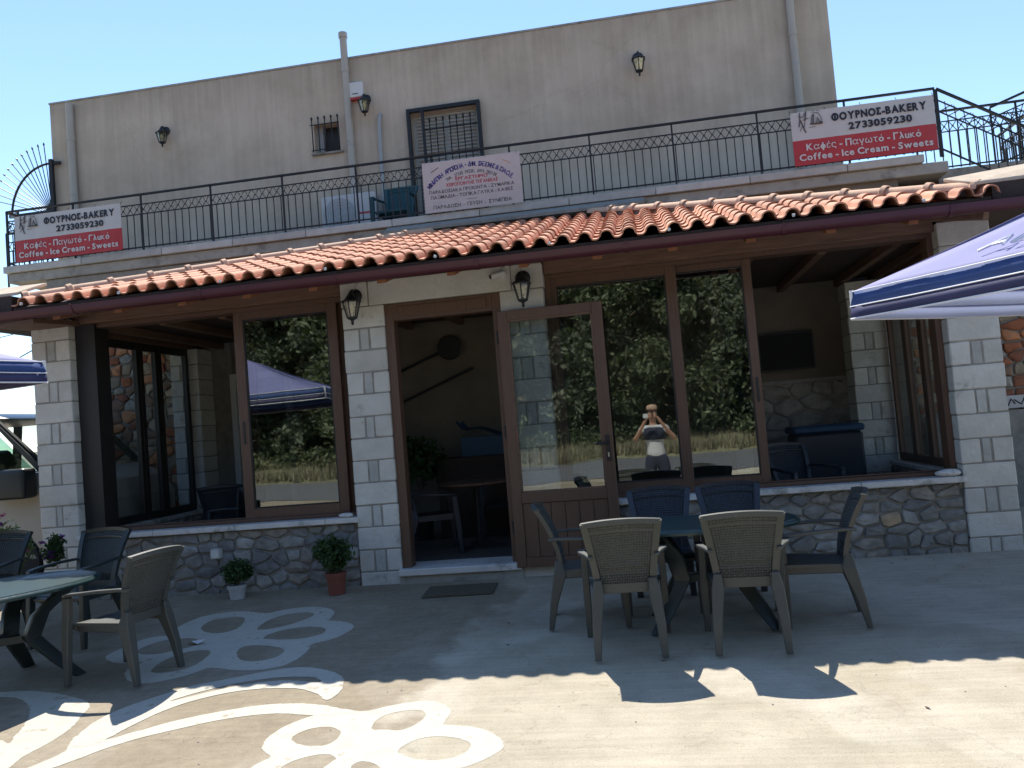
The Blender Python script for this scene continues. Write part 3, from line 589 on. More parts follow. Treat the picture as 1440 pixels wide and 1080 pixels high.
# dark recess with the scrawled board beyond the right pillar
bpart(MB().box(3.3, 5.6, 2.86, 3.0, .09, 1.22), 'planter_wall', M['mortar'])
wm3 = bpart(MB().box(.9, 2.9, MWY - .03, MWY - .002, .2, 1.80), 'stone_cladding', M['mortar'])
at_par(wm3, lambda: rubble(wm3, (.92, MWY - .03, .25), (1, 0, 0), (0, 0, 1), 1.95, 1.52, .3, .17, M['rubble'], 23, depth=.03, stuff=True))
# inner door with white frame
wd = MB(); wd.box(-5.62, -5.54, 2.99, 3.1, .2, 2.54); wd.box(-4.83, -4.75, 2.99, 3.1, .2, 2.54); wd.box(-5.54, -4.83, 2.99, 3.1, 2.46, 2.54)
bpart(wd, 'inner_door_frame', M['white'])
# balcony door: frame, shutters with slats, iron grille
bd = bpart(MB().box(DX0, DX1, 4.62, 4.66, 4.3, DZ), 'balcony_door', M['shutter'])
z = 4.36
while z < 6.34:
    for a, b in ((DX0 + .06, (DX0 + DX1) / 2 - .02), ((DX0 + DX1) / 2 + .02, DX1 - .06)):
        at_par(bd, lambda: MB().hexa([(a, 4.575, z), (b, 4.575, z), (b, 4.61, z + .03), (a, 4.61, z + .03), (a, 4.57, z + .012), (b, 4.57, z + .012), (b, 4.605, z + .042), (a, 4.605, z + .042)]).build('slat', M['shutter'], bd))
    z += .055
gr = MB(); gr.box(DX0 - .05, DX0, 4.42, 4.5, 4.3, DZ + .05); gr.box(DX1, DX1 + .05, 4.42, 4.5, 4.3, DZ + .05); gr.box(DX0, DX1, 4.42, 4.5, DZ, DZ + .05); gr.box(DX0 + .18, DX0 + .22, 4.42, 4.46, 4.3, DZ)
grille = bpart(gr, 'door_grille', M['iron'])
def bar_s(par, p, q, r, name='bar', tip=0):
    mb = MB().tube([p, q], r, 6)
    if tip: d = (Vector(q) - Vector(p)).normalized(); mb.tube([Vector(q) - d * .01, Vector(q) + d * tip * .4, Vector(q) + d * tip], [r, r * 2.2, .001], 6)
    return at_par(par, lambda: mb.build(name, M['iron'], par, smooth='all'))
for i in range(7):
    xx = DX0 + .30 + i * .105; bar_s(grille, (xx, 4.44, 4.35), (xx, 4.44, 6.22), .009, tip=.07)
for zz in (4.4, 5.3, 6.10): bar_s(grille, (DX0 + .22, 4.44, zz), (DX1, 4.44, zz), .012)
# small barred window
ws = bpart(MB().box(WX0, WX1, 4.7, 4.74, WZ0, WZ1), 'small_window', M['blackframe'])
at_par(ws, lambda: MB().box(WX0 - .01, WX0 + .10, 4.62, 4.69, WZ0, WZ1).build('frame', M['pvcgrey'], ws))
at_par(ws, lambda: MB().box(WX0 - .05, WX1 + .05, 4.45, 4.62, WZ0 - .03, WZ0 - .002).build('window_sill', M['concrete'], ws))
for i in range(5): bar_s(ws, (WX0 + .0 + i * .105, 4.42, WZ0 - .0), (WX0 + .0 + i * .105, 4.42, WZ1 + .05), .009, tip=.055)
for zz in (WZ0 + .03, WZ1 - .03): bar_s(ws, (WX0 - .03, 4.42, zz), (WX1 + .03, 4.42, zz), .008)

# pipes on the upper wall
def pipe(x, y, z0, z1, r, label, m='pvc', rings=(), top=None, xt=None):
    o = thing('drainpipe', label, 'pipe', (x, y, z0)); mb = MB(); mb.tube([(0, 0, 0), ((xt or x) - x, 0, z1 - z0)], r, 14)
    mb.build('pipe_tube', M[m], o, smooth='x')
    for zr in rings: MB().tube([(((xt or x) - x) * (zr - z0) / (z1 - z0), 0, zr - z0 - .03), (((xt or x) - x) * (zr - z0) / (z1 - z0), 0, zr - z0 + .03)], r * 1.13, 14).build('collar', M[m], o, smooth='x')
    for zr in (z0 + .4, (z0 + z1) / 2): MB().tube([(((xt or x) - x) * (zr - z0) / (z1 - z0), 0, zr - z0 - .01), (((xt or x) - x) * (zr - z0) / (z1 - z0), 0, zr - z0 + .01)], r * 1.08, 14).build('clip', M['pvcgrey'], o, smooth='x')
    if top: MB().tube([(((xt or x) - x), 0, z1 - z0 - .01), (((xt or x) - x), 0, z1 - z0 + .07)], r * 1.25, 14).build('cap', M[m], o, smooth='x')
    return o
pipe(-8.83, 4.43, 4.31, 7.34, .06, 'cream drainpipe at the left end of the upper wall', rings=(6.75, 5.2))
pipe(-4.12, 4.43, 4.31, 7.72, .055, 'tall cream vent pipe rising above the parapet', rings=(7.2, 6.1, 5.0), top=1)
pipe(2.52, 4.43, 4.31, 8.3, .055, 'cream pipe near the right end of the upper wall', rings=(6.75,))
o = thing('conduit_pipe', 'thin grey conduit pipe with bent top left of the balcony door', 'pipe', (-3.66, 4.44, 4.31))
MB().tube(bez([(0, 0, 0), (0, 0, 1.5), (0, 0, 2.05), (.02, 0, 2.14), (.03, .06, 2.14)], 12), .03, 10).build('pipe_tube', M['pvcgrey'], o, smooth='all')

o = thing('rolled_mat', 'dark rolled mat lying on the balcony floor below the small barred window', 'mat', (-5.7, 3.45, 4.40)); MB().tube([(0, 0, .06), (.95, .03, .07)], .075, 14).build('roll', M['vandark'], o, smooth='x')
for x in (.2, .7): MB().tube([(x, 0, .065), (x + .02, 0, .066)], .079, 14).build('strap', M['inkgrey'], o)
o = thing('sack', 'dark sack slumped on the balcony floor left of the rolled mat', 'sack', (-6.3, 3.45, 4.30)); MB().lathe([(.001, 0), (.2, .01), (.22, .08), (.15, .16), (.05, .20), (.06, .23), (.001, .24)], n=16).build('bag', M['vandark'], o, smooth='all', jit=.01); MB().lathe([(.05, .195), (.058, .2), (.05, .21)], n=12).build('tie', M['inkgrey'], o)
# ------------------------------------------------------------------ lanterns
def lantern(loc, label, s=1.0, arm_left=False, group='wall lanterns'):
    o = thing('wall_lantern', label, 'lantern', loc, 0, group); m = M['iron']
    MB().lathe([(.001, 0), (.07, 0), (.075, .012), (.06, .03), (.02, .04), (.001, .045)], n=20).build('back_plate', m, o, smooth='x', mx=Matrix.Rotation(R(90), 4, 'X') @ Matrix.Scale(s, 4))
    MB().tube([(0, -.03 * s, 0), (-.0, -.09 * s, .05 * s), (0, -.13 * s, .03 * s), (0, -.13 * s, -.03 * s)], .013 * s, 8).build('arm', m, o, smooth='all')
    c = Vector((0, -.13 * s, -.05 * s))
    def hexr(r, z, n=6): return [c + Vector((r * s * math.cos(math.pi * 2 * (k + .5) / n), r * s * math.sin(math.pi * 2 * (k + .5) / n), z * s)) for k in range(n)]
    MB().loft([hexr(.015, .075), hexr(.03, .05), hexr(.06, .01), hexr(.10, -.012), hexr(.10, -.022)]).build('cap', m, o)
    MB().loft([hexr(.078, -.024), hexr(.042, -.165)]).build('glass', M['lampglass'], o)
    fr = MB()
    a = hexr(.084, -.02); b = hexr(.047, -.17)
    for k in range(6): fr.tube([a[k], b[k]], .007 * s, 5)
    fr.loft([hexr(.052, -.165), hexr(.052, -.18), hexr(.02, -.195), hexr(.012, -.215), hexr(.016, -.23), hexr(.003, -.245)])
    fr.build('cage', m, o); MB().lathe([(.001, -.12), (.022, -.11), (.026, -.07), (.012, -.03)], c, 10).build('bulb', M['cream'], o, smooth='all')
    return o
lantern((-2.72, -.005, 2.90), 'black lantern on the stone pillar left of the entrance')
lantern((-1.05, -.005, 2.90), 'black lantern on the lintel stone right of the security camera')
lantern((-7.20, 4.5, 6.68), 'black lantern on the upper wall right of the leftmost drainpipe', 1.0)
lantern((-3.84, 4.5, 6.72), 'black lantern beside the alarm box on the upper wall', 1.05)
lantern((.33, 4.5, 6.75), 'black lantern alone on the right half of the upper wall', 1.12)
lantern((-6.31, .22, 2.62), 'black lantern on the outer side of the left stone pillar', 1.0)

# alarm box, AC unit, camera, outlet
o = thing('alarm_box', 'white alarm siren box with a red lower edge beside the tall pipe', 'alarm box', (-3.97, 4.5, 6.72))
MB().box(-.11, .11, -.09, 0, .03, .27).build('housing', M['white'], o, bevel=.012); MB().box(-.10, .10, -.085, 0, 0, .03).build('strobe', M['red'], o)
MB().box(-.06, .03, -.094, -.09, .075, .09).build('print', M['inkgrey'], o)
o = thing('air_conditioner', 'white outdoor air conditioner unit on the balcony behind the railing', 'air conditioner', (-4.1, 4.2, 4.53))
for x in (-.3, .3): MB().box(x - .02, x + .02, -.18, .26, -.22, -.002).build('bracket', M['pvcgrey'], o)
MB().box(-.42, .42, -.16, .16, .06, .62).build('housing', M['bannerwhite'], o, bevel=.015)
MB().lathe([(.22, 0), (.235, .0), (.235, .014), (.22, .014)], n=28).build('fan_ring', M['pvcgrey'], o, mx=Matrix.Translation((-.14, -.162, .34)) @ Matrix.Rotation(R(90), 4, 'X'))
MB().lathe([(.001, 0), (.215, 0), (.215, .004), (.001, .004)], n=28).build('fan_opening', M['vandark'], o, mx=Matrix.Translation((-.14, -.161, .34)) @ Matrix.Rotation(R(90), 4, 'X'))
g = MB()
for r in (.05, .1, .15, .19): g.tube([(-.14 + r * math.cos(a * math.pi / 12), -.18, .34 + r * math.sin(a * math.pi / 12)) for a in range(25)], .003, 4, False)
g.build('fan_guard', M['white'], o)
for x in (-.3, .3): MB().box(x - .03, x + .03, -.16, .16, 0, .06).build('foot', M['vandark'], o)
MB().box(.14, .34, -.163, -.16, .30, .33).build('print', M['inkred'], o)
o = thing('security_camera', 'small white bullet camera on the lintel above the door', 'camera', (-1.24, 0, 2.96))
MB().lathe([(.001, 0), (.035, 0), (.035, .02), (.001, .025)], n=16).build('mount', M['white'], o, mx=Matrix.Rotation(R(90), 4, 'X'), smooth='x')
MB().tube([(0, -.02, 0), (-.02, -.05, -.01)], .01, 8).build('arm', M['white'], o)
MB().tube([(.02, -.05, .005), (-.1, -.12, -.03)], .027, 14).build('body', M['white'], o, smooth='x'); MB().tube([(-.098, -.119, -.029), (-.106, -.124, -.031)], .022, 14).build('lens', M['ink'], o)
o = thing('outlet_box', 'small pale outlet box on the rubble wall above the white pot', 'outlet', (-4.33, 0.0, .44)); MB().box(-.05, .05, -.075, 0, 0, .10).build('box', M['blockgrey'], o, bevel=.008); MB().box(-.035, .035, -.079, -.075, .015, .085).build('cover', M['white'], o)
# ================================================================== GLAZED VERANDA
ver = thing('glazed_veranda', 'glazed stone veranda with terracotta tiled roof along the front of the bakery', 'veranda', (0, 0, 0))
# ---- stone pillars of squared blocks
def pillar(x0, x1, y0, y1, z0, z1, seed, course=.212, lower=None):
    p = MB().box(x0 + .007, x1 - .007, y0 + .007, y1 - .007, z0, z1 - .004).build('stone_pillar', M['mortar'], ver); rr = random.Random(seed)
    n = round((z1 - z0) / course); h = (z1 - z0) / n; w = x1 - x0; j = .0045
    for i in range(n):
        za = z0 + i * h + j; zb = z0 + (i + 1) * h - j; odd = (n - 1 - i) % 2
        ex = lambda: rr.uniform(-.004, .004)
        if not odd: MB().box(x0 + ex(), x1 + ex(), y0 + ex(), y1, za, zb).build('stone_block', M['block'], p, bevel=.007, jit=.0022, seed=seed * 50 + i)
        else:
            a = x0 + w * rr.uniform(.36, .41); b = x0 + w * rr.uniform(.59, .65)
            MB().box(x0 + ex(), a - j, y0 + ex(), y1, za, zb).build('stone_block', M['block'], p, bevel=.009, jit=.003, seed=seed * 50 + i + 20)
            MB().box(a + j * 1.5, b - j * 1.5, y0 + .004, y1 - .02, za, zb).build('stone_block', M['blockgrey'], p, bevel=.007, jit=.003, seed=seed * 50 + i + 30)
            MB().box(b + j, x1 + ex(), y0 + ex(), y1, za, zb).build('stone_block', M['block'], p, bevel=.009, jit=.003, seed=seed * 50 + i + 40)
    return p
PT = 3.0
pillar(-6.27, -5.84, 0, .42, .0, PT, 1)
pillar(-2.87, -2.45, 0, .42, .0, 2.80, 2)
pillar(-1.29, -.87, 0, .42, .0, 2.80, 3)
pillar(2.67, 3.10, 0, .42, .0, PT, 4)
pillar(-6.27, -5.87, 2.62, 3.0, .2, 2.9, 5); pillar(2.45, 2.87, 2.62, 3.0, .2, 2.9, 6)
li = MB().box(-2.86, -.88, .01, .40, 2.80, 3.03).build('stone_lintel', M['mortar'], ver)
for k, (a, b) in enumerate(((-2.875, -2.60), (-2.59, -1.17), (-1.16, -.865))): MB().box(a, b, -.004, .42, 2.805, 3.04).build('stone_block', M['block'], li, bevel=.008, jit=.003, seed=900 + k)
# ---- low walls
def lowwall(x0, x1, z1, seed, y0=.035, y1=.40):
    w = MB().box(x0, x1, y0, y1, 0, z1).build('low_wall', M['mortar'], ver)
    rubble(w, (x0, y0, .06), (1, 0, 0), (0, 0, 1), x1 - x0, z1 - .06, .19, .105, M['rubble'], seed, depth=.025)
    # sill in slabs
    x = x0 - .02
    rr = random.Random(seed)
    while x < x1 + .02 - .1:
        e = min(x + rr.uniform(.85, 1.1), x1 + .02)
        if x1 + .02 - e < .3: e = x1 + .02
        MB().box(x + .002, e - .002, -.035, .40, z1 + .003, z1 + .055).build('sill_slab', M['marble'], w, bevel=.006, jit=.001, seed=int(e * 100)); x = e
    return w
wl = lowwall(-5.84, -2.87, .70, 31); wr = lowwall(-.87, 2.67, .70, 32)
# a few rust-red stones in the right-hand wall
red = [o for o in wr.children if o.name.startswith('stone')]
def cx_(o): return sum((v.co.x for v in o.data.vertices)) / len(o.data.vertices), sum((v.co.z for v in o.data.vertices)) / len(o.data.vertices)
for o in red:
    x, z = cx_(o)
    if math.hypot(x - 2.02, (z - .42) * 1.6) < .15 or math.hypot(x - 2.08, (z - .58) * 1.6) < .07:
        o.data.materials[0] = M['redrubble']; o['label'] = 'rust-red stone in the low wall'
# side low walls (run back from the front pillars)
for x0, x1, s, xx in ((-6.2, -5.92, 33, 1), (2.78, 3.04, 34, -1)):
    w = MB().box(x0, x1, .42, 2.62, 0, .70).build('side_wall', M['mortar'], ver)
    if xx > 0: rubble(w, (x1, .42, .2), (0, 1, 0), (0, 0, 1), 2.2, .5, .22, .12, M['rubble'], s, stuff=True)
    else: rubble(w, (x0, 2.62, .2), (0, -1, 0), (0, 0, 1), 2.2, .5, .22, .12, M['rubble'], s, stuff=True)
    MB().box(x0 - .02, x1 + .02, .42, 2.62, .703, .75).build('sill_slab', M['marble'], w, bevel=.005)
    if xx < 0: rubble(w, (x1, .42, .0), (0, 1, 0), (0, 0, 1), 2.2, .7, .22, .12, M['rubble'], s + 5, stuff=True)
    else: rubble(w, (x0, 2.62, .0), (0, -1, 0), (0, 0, 1), 2.2, .7, .22, .12, M['rubble'], s + 5, stuff=True)
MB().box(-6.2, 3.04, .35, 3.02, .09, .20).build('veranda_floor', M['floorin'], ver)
cl = MB().box(-6.1, 2.9, .42, 3.0, 2.985, 3.005).build('veranda_ceiling', M['darkwood'], ver)
for k in range(13): MB().box(-5.75 + k * .68, -5.67 + k * .68, .43, 2.99, 2.90, 2.982).build('ceiling_joist', M['wood'], ver)
# ---- timber header beams
for a, b, z0, z1 in ((-5.838, -2.88, 2.94, 3.12), (-.86, 2.668, 2.93, 3.14)):
    MB().box(a, b, .06, .30, z0, z1).build('header_beam', M['wood'], ver, bevel=.008)
for xx in (-6.1, 2.9): MB().box(xx - .09, xx + .09, .43, 3.0, 2.90, 3.05).build('side_beam', M['wood'], ver, bevel=.008)
# ---- sliding windows
def sash(par, x0, x1, y, z0=.79, z1=2.92, st=.075, glass='glass', name='sliding_sash', d=.045, pull=None, m='brown'):
    fr = MB(); fr.box(x0, x0 + st, y - d / 2, y + d / 2, z0, z1); fr.box(x1 - st, x1, y - d / 2, y + d / 2, z0, z1)
    fr.box(x0 + st, x1 - st, y - d / 2, y + d / 2, z0, z0 + st); fr.box(x0 + st, x1 - st, y - d / 2, y + d / 2, z1 - st, z1)
    s = fr.build(name, M[m], par, bevel=.004)
    gk = MB(); e = .014
    for q in ((x0 + st, x0 + st + e, z0 + st, z1 - st), (x1 - st - e, x1 - st, z0 + st, z1 - st), (x0 + st + e, x1 - st - e, z0 + st, z0 + st + e), (x0 + st + e, x1 - st - e, z1 - st - e, z1 - st)):
        gk.box(q[0], q[1], y - .014, y + .014, q[2], q[3])
    gk.build('gasket', M['blackframe'], s)
    MB().box(x0 + st, x1 - st, y - .003, y + .003, z0 + st, z1 - st).build('glass_pane', M[glass], s)
    if pull is not None: MB().box(pull - .012, pull + .012, y - d / 2 - .008, y - d / 2, 1.55, 1.78).build('pull_handle', M['blackframe'], s, bevel=.004)
    return s
def wframe(x0, x1, z0=.757, z1=2.94, lw=.05, rw=.05):
    f = MB(); f.box(x0, x0 + lw, .14, .32, z0, z1); f.box(x1 - rw, x1, .14, .32, z0, z1); f.box(x0 + lw, x1 - rw, .14, .32, z0, z0 + .035); f.box(x0 + lw, x1 - rw, .14, .32, z1 - .045, z1)
    f.box(x0 + lw, x1 - rw, .205, .215, z0 + .035, z0 + .05)
    return f.build('window_frame', M['brown'], ver, bevel=.003)
wf1 = wframe(-5.65, -2.872, lw=.03, rw=.04)
MB().box(-5.837, -5.612, .10, .33, .76, 2.935).build('shutter_box', M['blackframe'], wf1)
sash(wf1, -4.10, -2.99, .19, st=.10, pull=-4.05)
sash(wf1, -4.02, -2.92, .27, st=.085, m='brown')
wf2 = wframe(-.868, 2.668, lw=.05, rw=.05)
sash(wf2, -.86, .38, .19, st=.10)
sash(wf2, .27, 1.08, .26, st=.08, pull=1.04)
sash(wf2, .72, 1.02, .305, st=.06, d=.03, name='folded_sash')
# ---- side glazing, running in depth
def side_glaze(x, ys, par):
    for a, b in zip(ys[:-1], ys[1:]):
        f = MB(); st = .07
        f.box(x - .03, x + .03, a, a + st, .755, 2.89); f.box(x - .03, x + .03, b - st, b - .004, .755, 2.89); f.box(x - .03, x + .03, a + st, b - st, .755, .84); f.box(x - .03, x + .03, a + st, b - st, 2.80, 2.89)
        s = f.build('side_sash', M['brown' if x > 0 else 'blackframe'], par, bevel=.003); MB().box(x - .003, x + .003, a + st, b - st, .84, 2.80).build('glass_pane', M['glassclear'], s)
side_glaze(-6.03, (.43, 1.50, 1.9, 2.61), ver); side_glaze(2.90, (.43, .95, 1.45, 2.0, 2.61), ver)
# ---- entrance: frame, transom, open leaf
ef = MB(); ef.box(-2.448, -2.36, .03, .17, .235, 2.798); ef.box(-1.375, -1.292, .03, .17, .235, 2.798); ef.box(-2.36, -1.375, .03, .17, 2.63, 2.798)
ent = ef.build('entrance_door', M['brown'], ver, bevel=.004)
MB().box(-2.30, -1.43, .018, .028, 2.665, 2.765).build('transom_panel', M['brown'], ent, bevel=.004)
MB().box(-2.47, -1.27, -.03, .40, .05, .165).build('threshold_base', M['concrete'], ver)
MB().box(-2.47, -1.27, -.07, .40, .168, .232).build('threshold', M['marble'], ver, bevel=.008, jit=.002)
lf = MB(); a, b, y0, y1, z0, z1 = -1.315, -.325, -.085, -.035, .19, 2.60; st = .095
lf.box(a, a + st, y0, y1, z0, z1); lf.box(b - st, b, y0, y1, z0, z1); lf.box(a + st, b - st, y0, y1, z1 - st, z1); lf.box(a + st, b - st, y0, y1, .78, .88); lf.box(a + st, b - st, y0, y1, z0, z0 + .09)
leaf = lf.build('door_leaf', M['brown'], ent, bevel=.005)
TL = Matrix.Translation((a, 0, 0)) @ Matrix.Rotation(R(-2.2), 4, 'Z') @ Matrix.Translation((-a, 0, 0))
leaf.data.transform(TL)
def lp(mb, nm, m, **k): return mb.build(nm, m, leaf, mx=TL, **k)
lp(MB().box(a + st, b - st, -.064, -.056, .88, z1 - st), 'glass_pane', M['glassdoor'])
for k in range(6):
    x = a + st + k * (b - a - 2 * st) / 6; lp(MB().box(x + .002, x + (b - a - 2 * st) / 6 - .002, -.07, -.05, z0 + .09, .78), 'panel_board', M['brown'], bevel=.004)
gk = MB()
for q in ((a + st, a + st + .016, .88, z1 - st), (b - st - .016, b - st, .88, z1 - st), (a + st, b - st, .88, .896), (a + st, b - st, z1 - st - .016, z1 - st)): gk.box(q[0], q[1], -.078, -.045, q[2], q[3])
lp(gk, 'gasket', M['wood'])
hd = MB(); hd.box(b - .068, b - .03, -.094, -.086, 1.12, 1.36); hd.tube([(b - .05, -.09, 1.29), (b - .05, -.13, 1.29), (b - .16, -.135, 1.285)], .011, 8); lp(hd, 'door_handle', M['blackframe'])
lp(MB().box(b - .055, b - .043, -.098, -.094, 1.16, 1.20), 'lock', M['metal'])
for zz in (.5, 1.4, 2.3): MB().tube([(-1.335, -.02, zz), (-1.335, -.02, zz + .12)], .012, 8).build('hinge', M['blackframe'], ent)

# ================================================================== ROOF
AX0, AX1, EY, EZ, SL = -5.98, 2.93, -.62, 3.055, .300       # eave corners, eave line, slope
ca = 1 / math.sqrt(1 + SL * SL); sa = SL * ca
def roofz(y): return EZ + (y - EY) * SL
YT = 2.94
dk = MB()   # board deck under the tiles: front trapezoid and two flanks
def quad(mb, p, th=.03):
    mb.hexa([(x, y, z - th) for x, y, z in p] + [tuple(q) for q in p])
d = YT - EY
quad(dk, [(AX0, EY + .03, EZ - .03), (AX1, EY + .03, EZ - .03), (AX1 - d, YT, roofz(YT) - .035), (AX0 + d, YT, roofz(YT) - .035)])
deck = dk.build('roof_boards', M['darkwood'], ver)
dk = MB(); XO = -6.75
quad(dk, [(XO, -.5, 3.10), (AX0 + .02, EY + .05, EZ - .02), (AX0 + d, YT, roofz(YT) - .04), (XO, YT, 3.14)]); quad(dk, [(AX1 - .02, EY + .05, EZ - .02), (3.5, -.5, 3.10), (3.5, YT, 3.14), (AX1 - d, YT, roofz(YT) - .04)])
dk.build('roof_flank_boards', M['darkwood'], ver)
# rafters
rx = -5.55; k = 0
while rx < 2.8:
    t = min(rx - AX0, AX1 - rx, d); y1 = EY + t
    if t > .3:
        MB().hexa([(rx - .04, EY + .06, EZ - .155), (rx + .04, EY + .06, EZ - .155), (rx + .04, y1, roofz(y1) - .18), (rx - .04, y1, roofz(y1) - .18), (rx - .04, EY + .06, EZ - .075), (rx + .04, EY + .06, EZ - .075), (rx + .04, y1, roofz(y1) - .10), (rx - .04, y1, roofz(y1) - .10)]).build('rafter', M['rafter'], ver, bevel=.004)
    rx += .655; k += 1
# hip rafters
for s, x in ((1, AX0), (-1, AX1)):
    MB().bar((x + s * .05, EY + .08, EZ - .14), (x + s * (d - .05), YT - .03, roofz(YT) - .16), .08, .09).build('hip_rafter', M['wood'], ver)
# tiles
TW = .1935; EX = .325; TLn = .40
def tile_mesh():
    pr = [(0, .0), (.02, -.004), (.045, -.005), (.062, .004)]
    for i in range(8): a_ = math.pi - math.pi * i / 7; pr.append((.132 + .062 * math.cos(a_) , .012 + .056 * math.sin(a_)))
    pr.append((.2, .002)); th = .013; mb = MB()
    low = [(u, max(h - th, -.014) if u < .066 or u > .196 else h - th) for u, h in pr]
    # inner hump offset towards the arch centre
    inner = []
    for (u, h) in pr:
        if .066 < u < .197 and h > .011: dx, dz = .132 - u, .012 - h; l = math.hypot(dx, dz) or 1; inner.append((u + dx / l * th, h + dz / l * th))
        else: inner.append((u, h - th))
    outl = pr + inner[::-1]
    mb.loft([[(u, 0, h + .020) for u, h in outl], [(u, .2, h + .010) for u, h in outl], [(u, TLn, h) for u, h in outl]], cap=False)
    n = len(pr); N2 = len(outl)
    for base, rev in ((0, False), (2 * N2, True)):   # end caps as quads
        for i in range(n - 1):
            q = (base + i, base + i + 1, base + N2 - 2 - i, base + N2 - 1 - i); mb.f.append(q[::-1] if rev else q); mb.mi.append(0)
    return mb
tm = tile_mesh().build('roof_tile', M['tile'], ver, smooth='x'); tdat = tm.data; bpy.data.objects.remove(tm)
rr = random.Random(77); rotx = Matrix.Rotation(math.atan(SL), 4, 'X'); cells_ = []
ncol = int((AX1 - AX0) / TW)
for i in range(-1, ncol + 1):
    for j in range(12):
        x = AX0 + .03 + i * TW; s0 = -.035 + j * EX; y = EY + s0 * ca; z = EZ + s0 * sa
        yc = y + .18; t = yc - EY; xl = AX0 + t; xr = AX1 - t
        if x + TW < xl + .02 or x > xr - .02: continue
        if y > YT - .2: continue
        cut = None
        if x < xl + .22: cut = 'L'
        if x + TW > xr - .22: cut = 'R'
        cells_.append(((x - 0) ** 2 + (y + 8) ** 2, x, y, z, cut))
cells_.sort(key=lambda c: c[0]); far = MB(); farbm = bmesh.new(); ntile = 0
for d2, x, y, z, cut in cells_:
    mxt = Matrix.Translation((x + rr.uniform(-.004, .004), y + rr.uniform(-.006, .006), z + rr.uniform(0, .003))) @ rotx @ Matrix.Rotation(R(rr.uniform(-.8, .8)), 4, 'Z')
    if ntile < 300 or cut is None and ntile < 300:
        o = bpy.data.objects.new('roof_tile', tdat); link(o, ver)
        if cut:
            me = tdat.copy(); bm = bmesh.new(); bm.from_mesh(me); bm.transform(mxt)
            co = Vector((AX0, EY, EZ)) if cut == 'L' else Vector((AX1, EY, EZ)); no = Vector((-1, 1, 0)) if cut == 'L' else Vector((1, 1, 0))
            bmesh.ops.bisect_plane(bm, geom=bm.verts[:] + bm.edges[:] + bm.faces[:], plane_co=co, plane_no=no, clear_outer=True)
            if len(bm.faces) < 2: bm.free(); bpy.data.objects.remove(o); continue
            bm.to_mesh(me); bm.free(); o.data = me
        else: o.matrix_world = mxt
        ntile += 1
    else:
        bm = bmesh.new(); bm.from_mesh(tdat); bm.transform(mxt)
        if cut:
            co = Vector((AX0, EY, EZ)) if cut == 'L' else Vector((AX1, EY, EZ)); no = Vector((-1, 1, 0)) if cut == 'L' else Vector((1, 1, 0))
            bmesh.ops.bisect_plane(bm, geom=bm.verts[:] + bm.edges[:] + bm.faces[:], plane_co=co, plane_no=no, clear_outer=True)
        far.add([v.co.copy() for v in bm.verts], [tuple(v.index for v in f.verts) for f in (bm.verts.index_update() or bm.faces)]); bm.free()
o = far.build('roof_tiles', M['tilestuff'], ver, smooth='x'); o['kind'] = 'stuff'
# flank tiles (both side slopes), joined
fl = MB()
for side in (-1, 1):
    x0 = AX0 if side < 0 else AX1
    xo = XO if side < 0 else 3.5
    n = 16
    for i in range(n):
        ya = -.35 + i * .2; 
        if ya > 2.7: break
        t = ya - EY; xa = x0 - side * t
        pts0, pts1 = [], []
        for q in range(7):
            yy = ya + .2 * q / 6; h = .05 * math.sin(math.pi * q / 6) + .01
            pts0.append((xo, yy, 3.12 + h)); pts1.append((xa, yy, roofz(ya) + h + .0))
        fl.add(pts0 + pts1, [(q, q + 1, q + 8, q + 7) for q in range(6)])
o = fl.build('flank_tiles', M['tilestuff'], ver, smooth='all'); o['kind'] = 'stuff'
# hip caps: half-round tiles in a line from each corner
def caps(x0, s, t0, t1):
    t = t0; p0 = Vector((x0, EY, EZ)); dirv = Vector((s, 1, SL)); ln = dirv.length; dirv.normalize(); L_ = .40; k = 0
    side = Vector((1, -s, 0)).normalized(); up = side.cross(dirv) * (1 if side.cross(dirv).z > 0 else -1)
    while t < t1:
        c0 = p0 + dirv * t + up * .045; rings = []
        for e, r in ((0, .088), (.045, .092), (.06, .074), (.30, .070), (L_ + .02, .068)):
            rings.append([c0 + dirv * e + side * math.cos(a_) * r + up * (math.sin(a_) * r) for a_ in [math.pi * q / 10 for q in range(11)]] + [c0 + dirv * e + side * math.cos(a_) * (r - .012) + up * (math.sin(a_) * (r - .012)) for a_ in [math.pi * (10 - q) / 10 for q in range(11)]])
        MB().loft(rings).build('ridge_cap', M['cap'], ver, smooth='x'); t += L_; k += 1
    # mortar bed
    MB().bar(p0 + dirv * (t0 + .05) + up * .03, p0 + dirv * (t1 + .1) + up * .03, .10, .07, side=side).build('mortar_bed', M['mortar'], ver)
LT = math.sqrt(2 + SL * SL)
caps(AX0, 1, .12, 3.35 * LT); caps(AX1, -1, .12, 3.30 * LT)
# flashing between the roof and the balcony slab
MB().hexa([(-3.2, 2.75, 4.16), (.2, 2.75, 4.16), (.2, 2.93, 4.24), (-3.2, 2.93, 4.24), (-3.2, 2.75, 4.20), (.2, 2.75, 4.20), (.2, 2.93, 4.29), (-3.2, 2.93, 4.29)]).build('mortar_fillet', M['mortar'], ver)
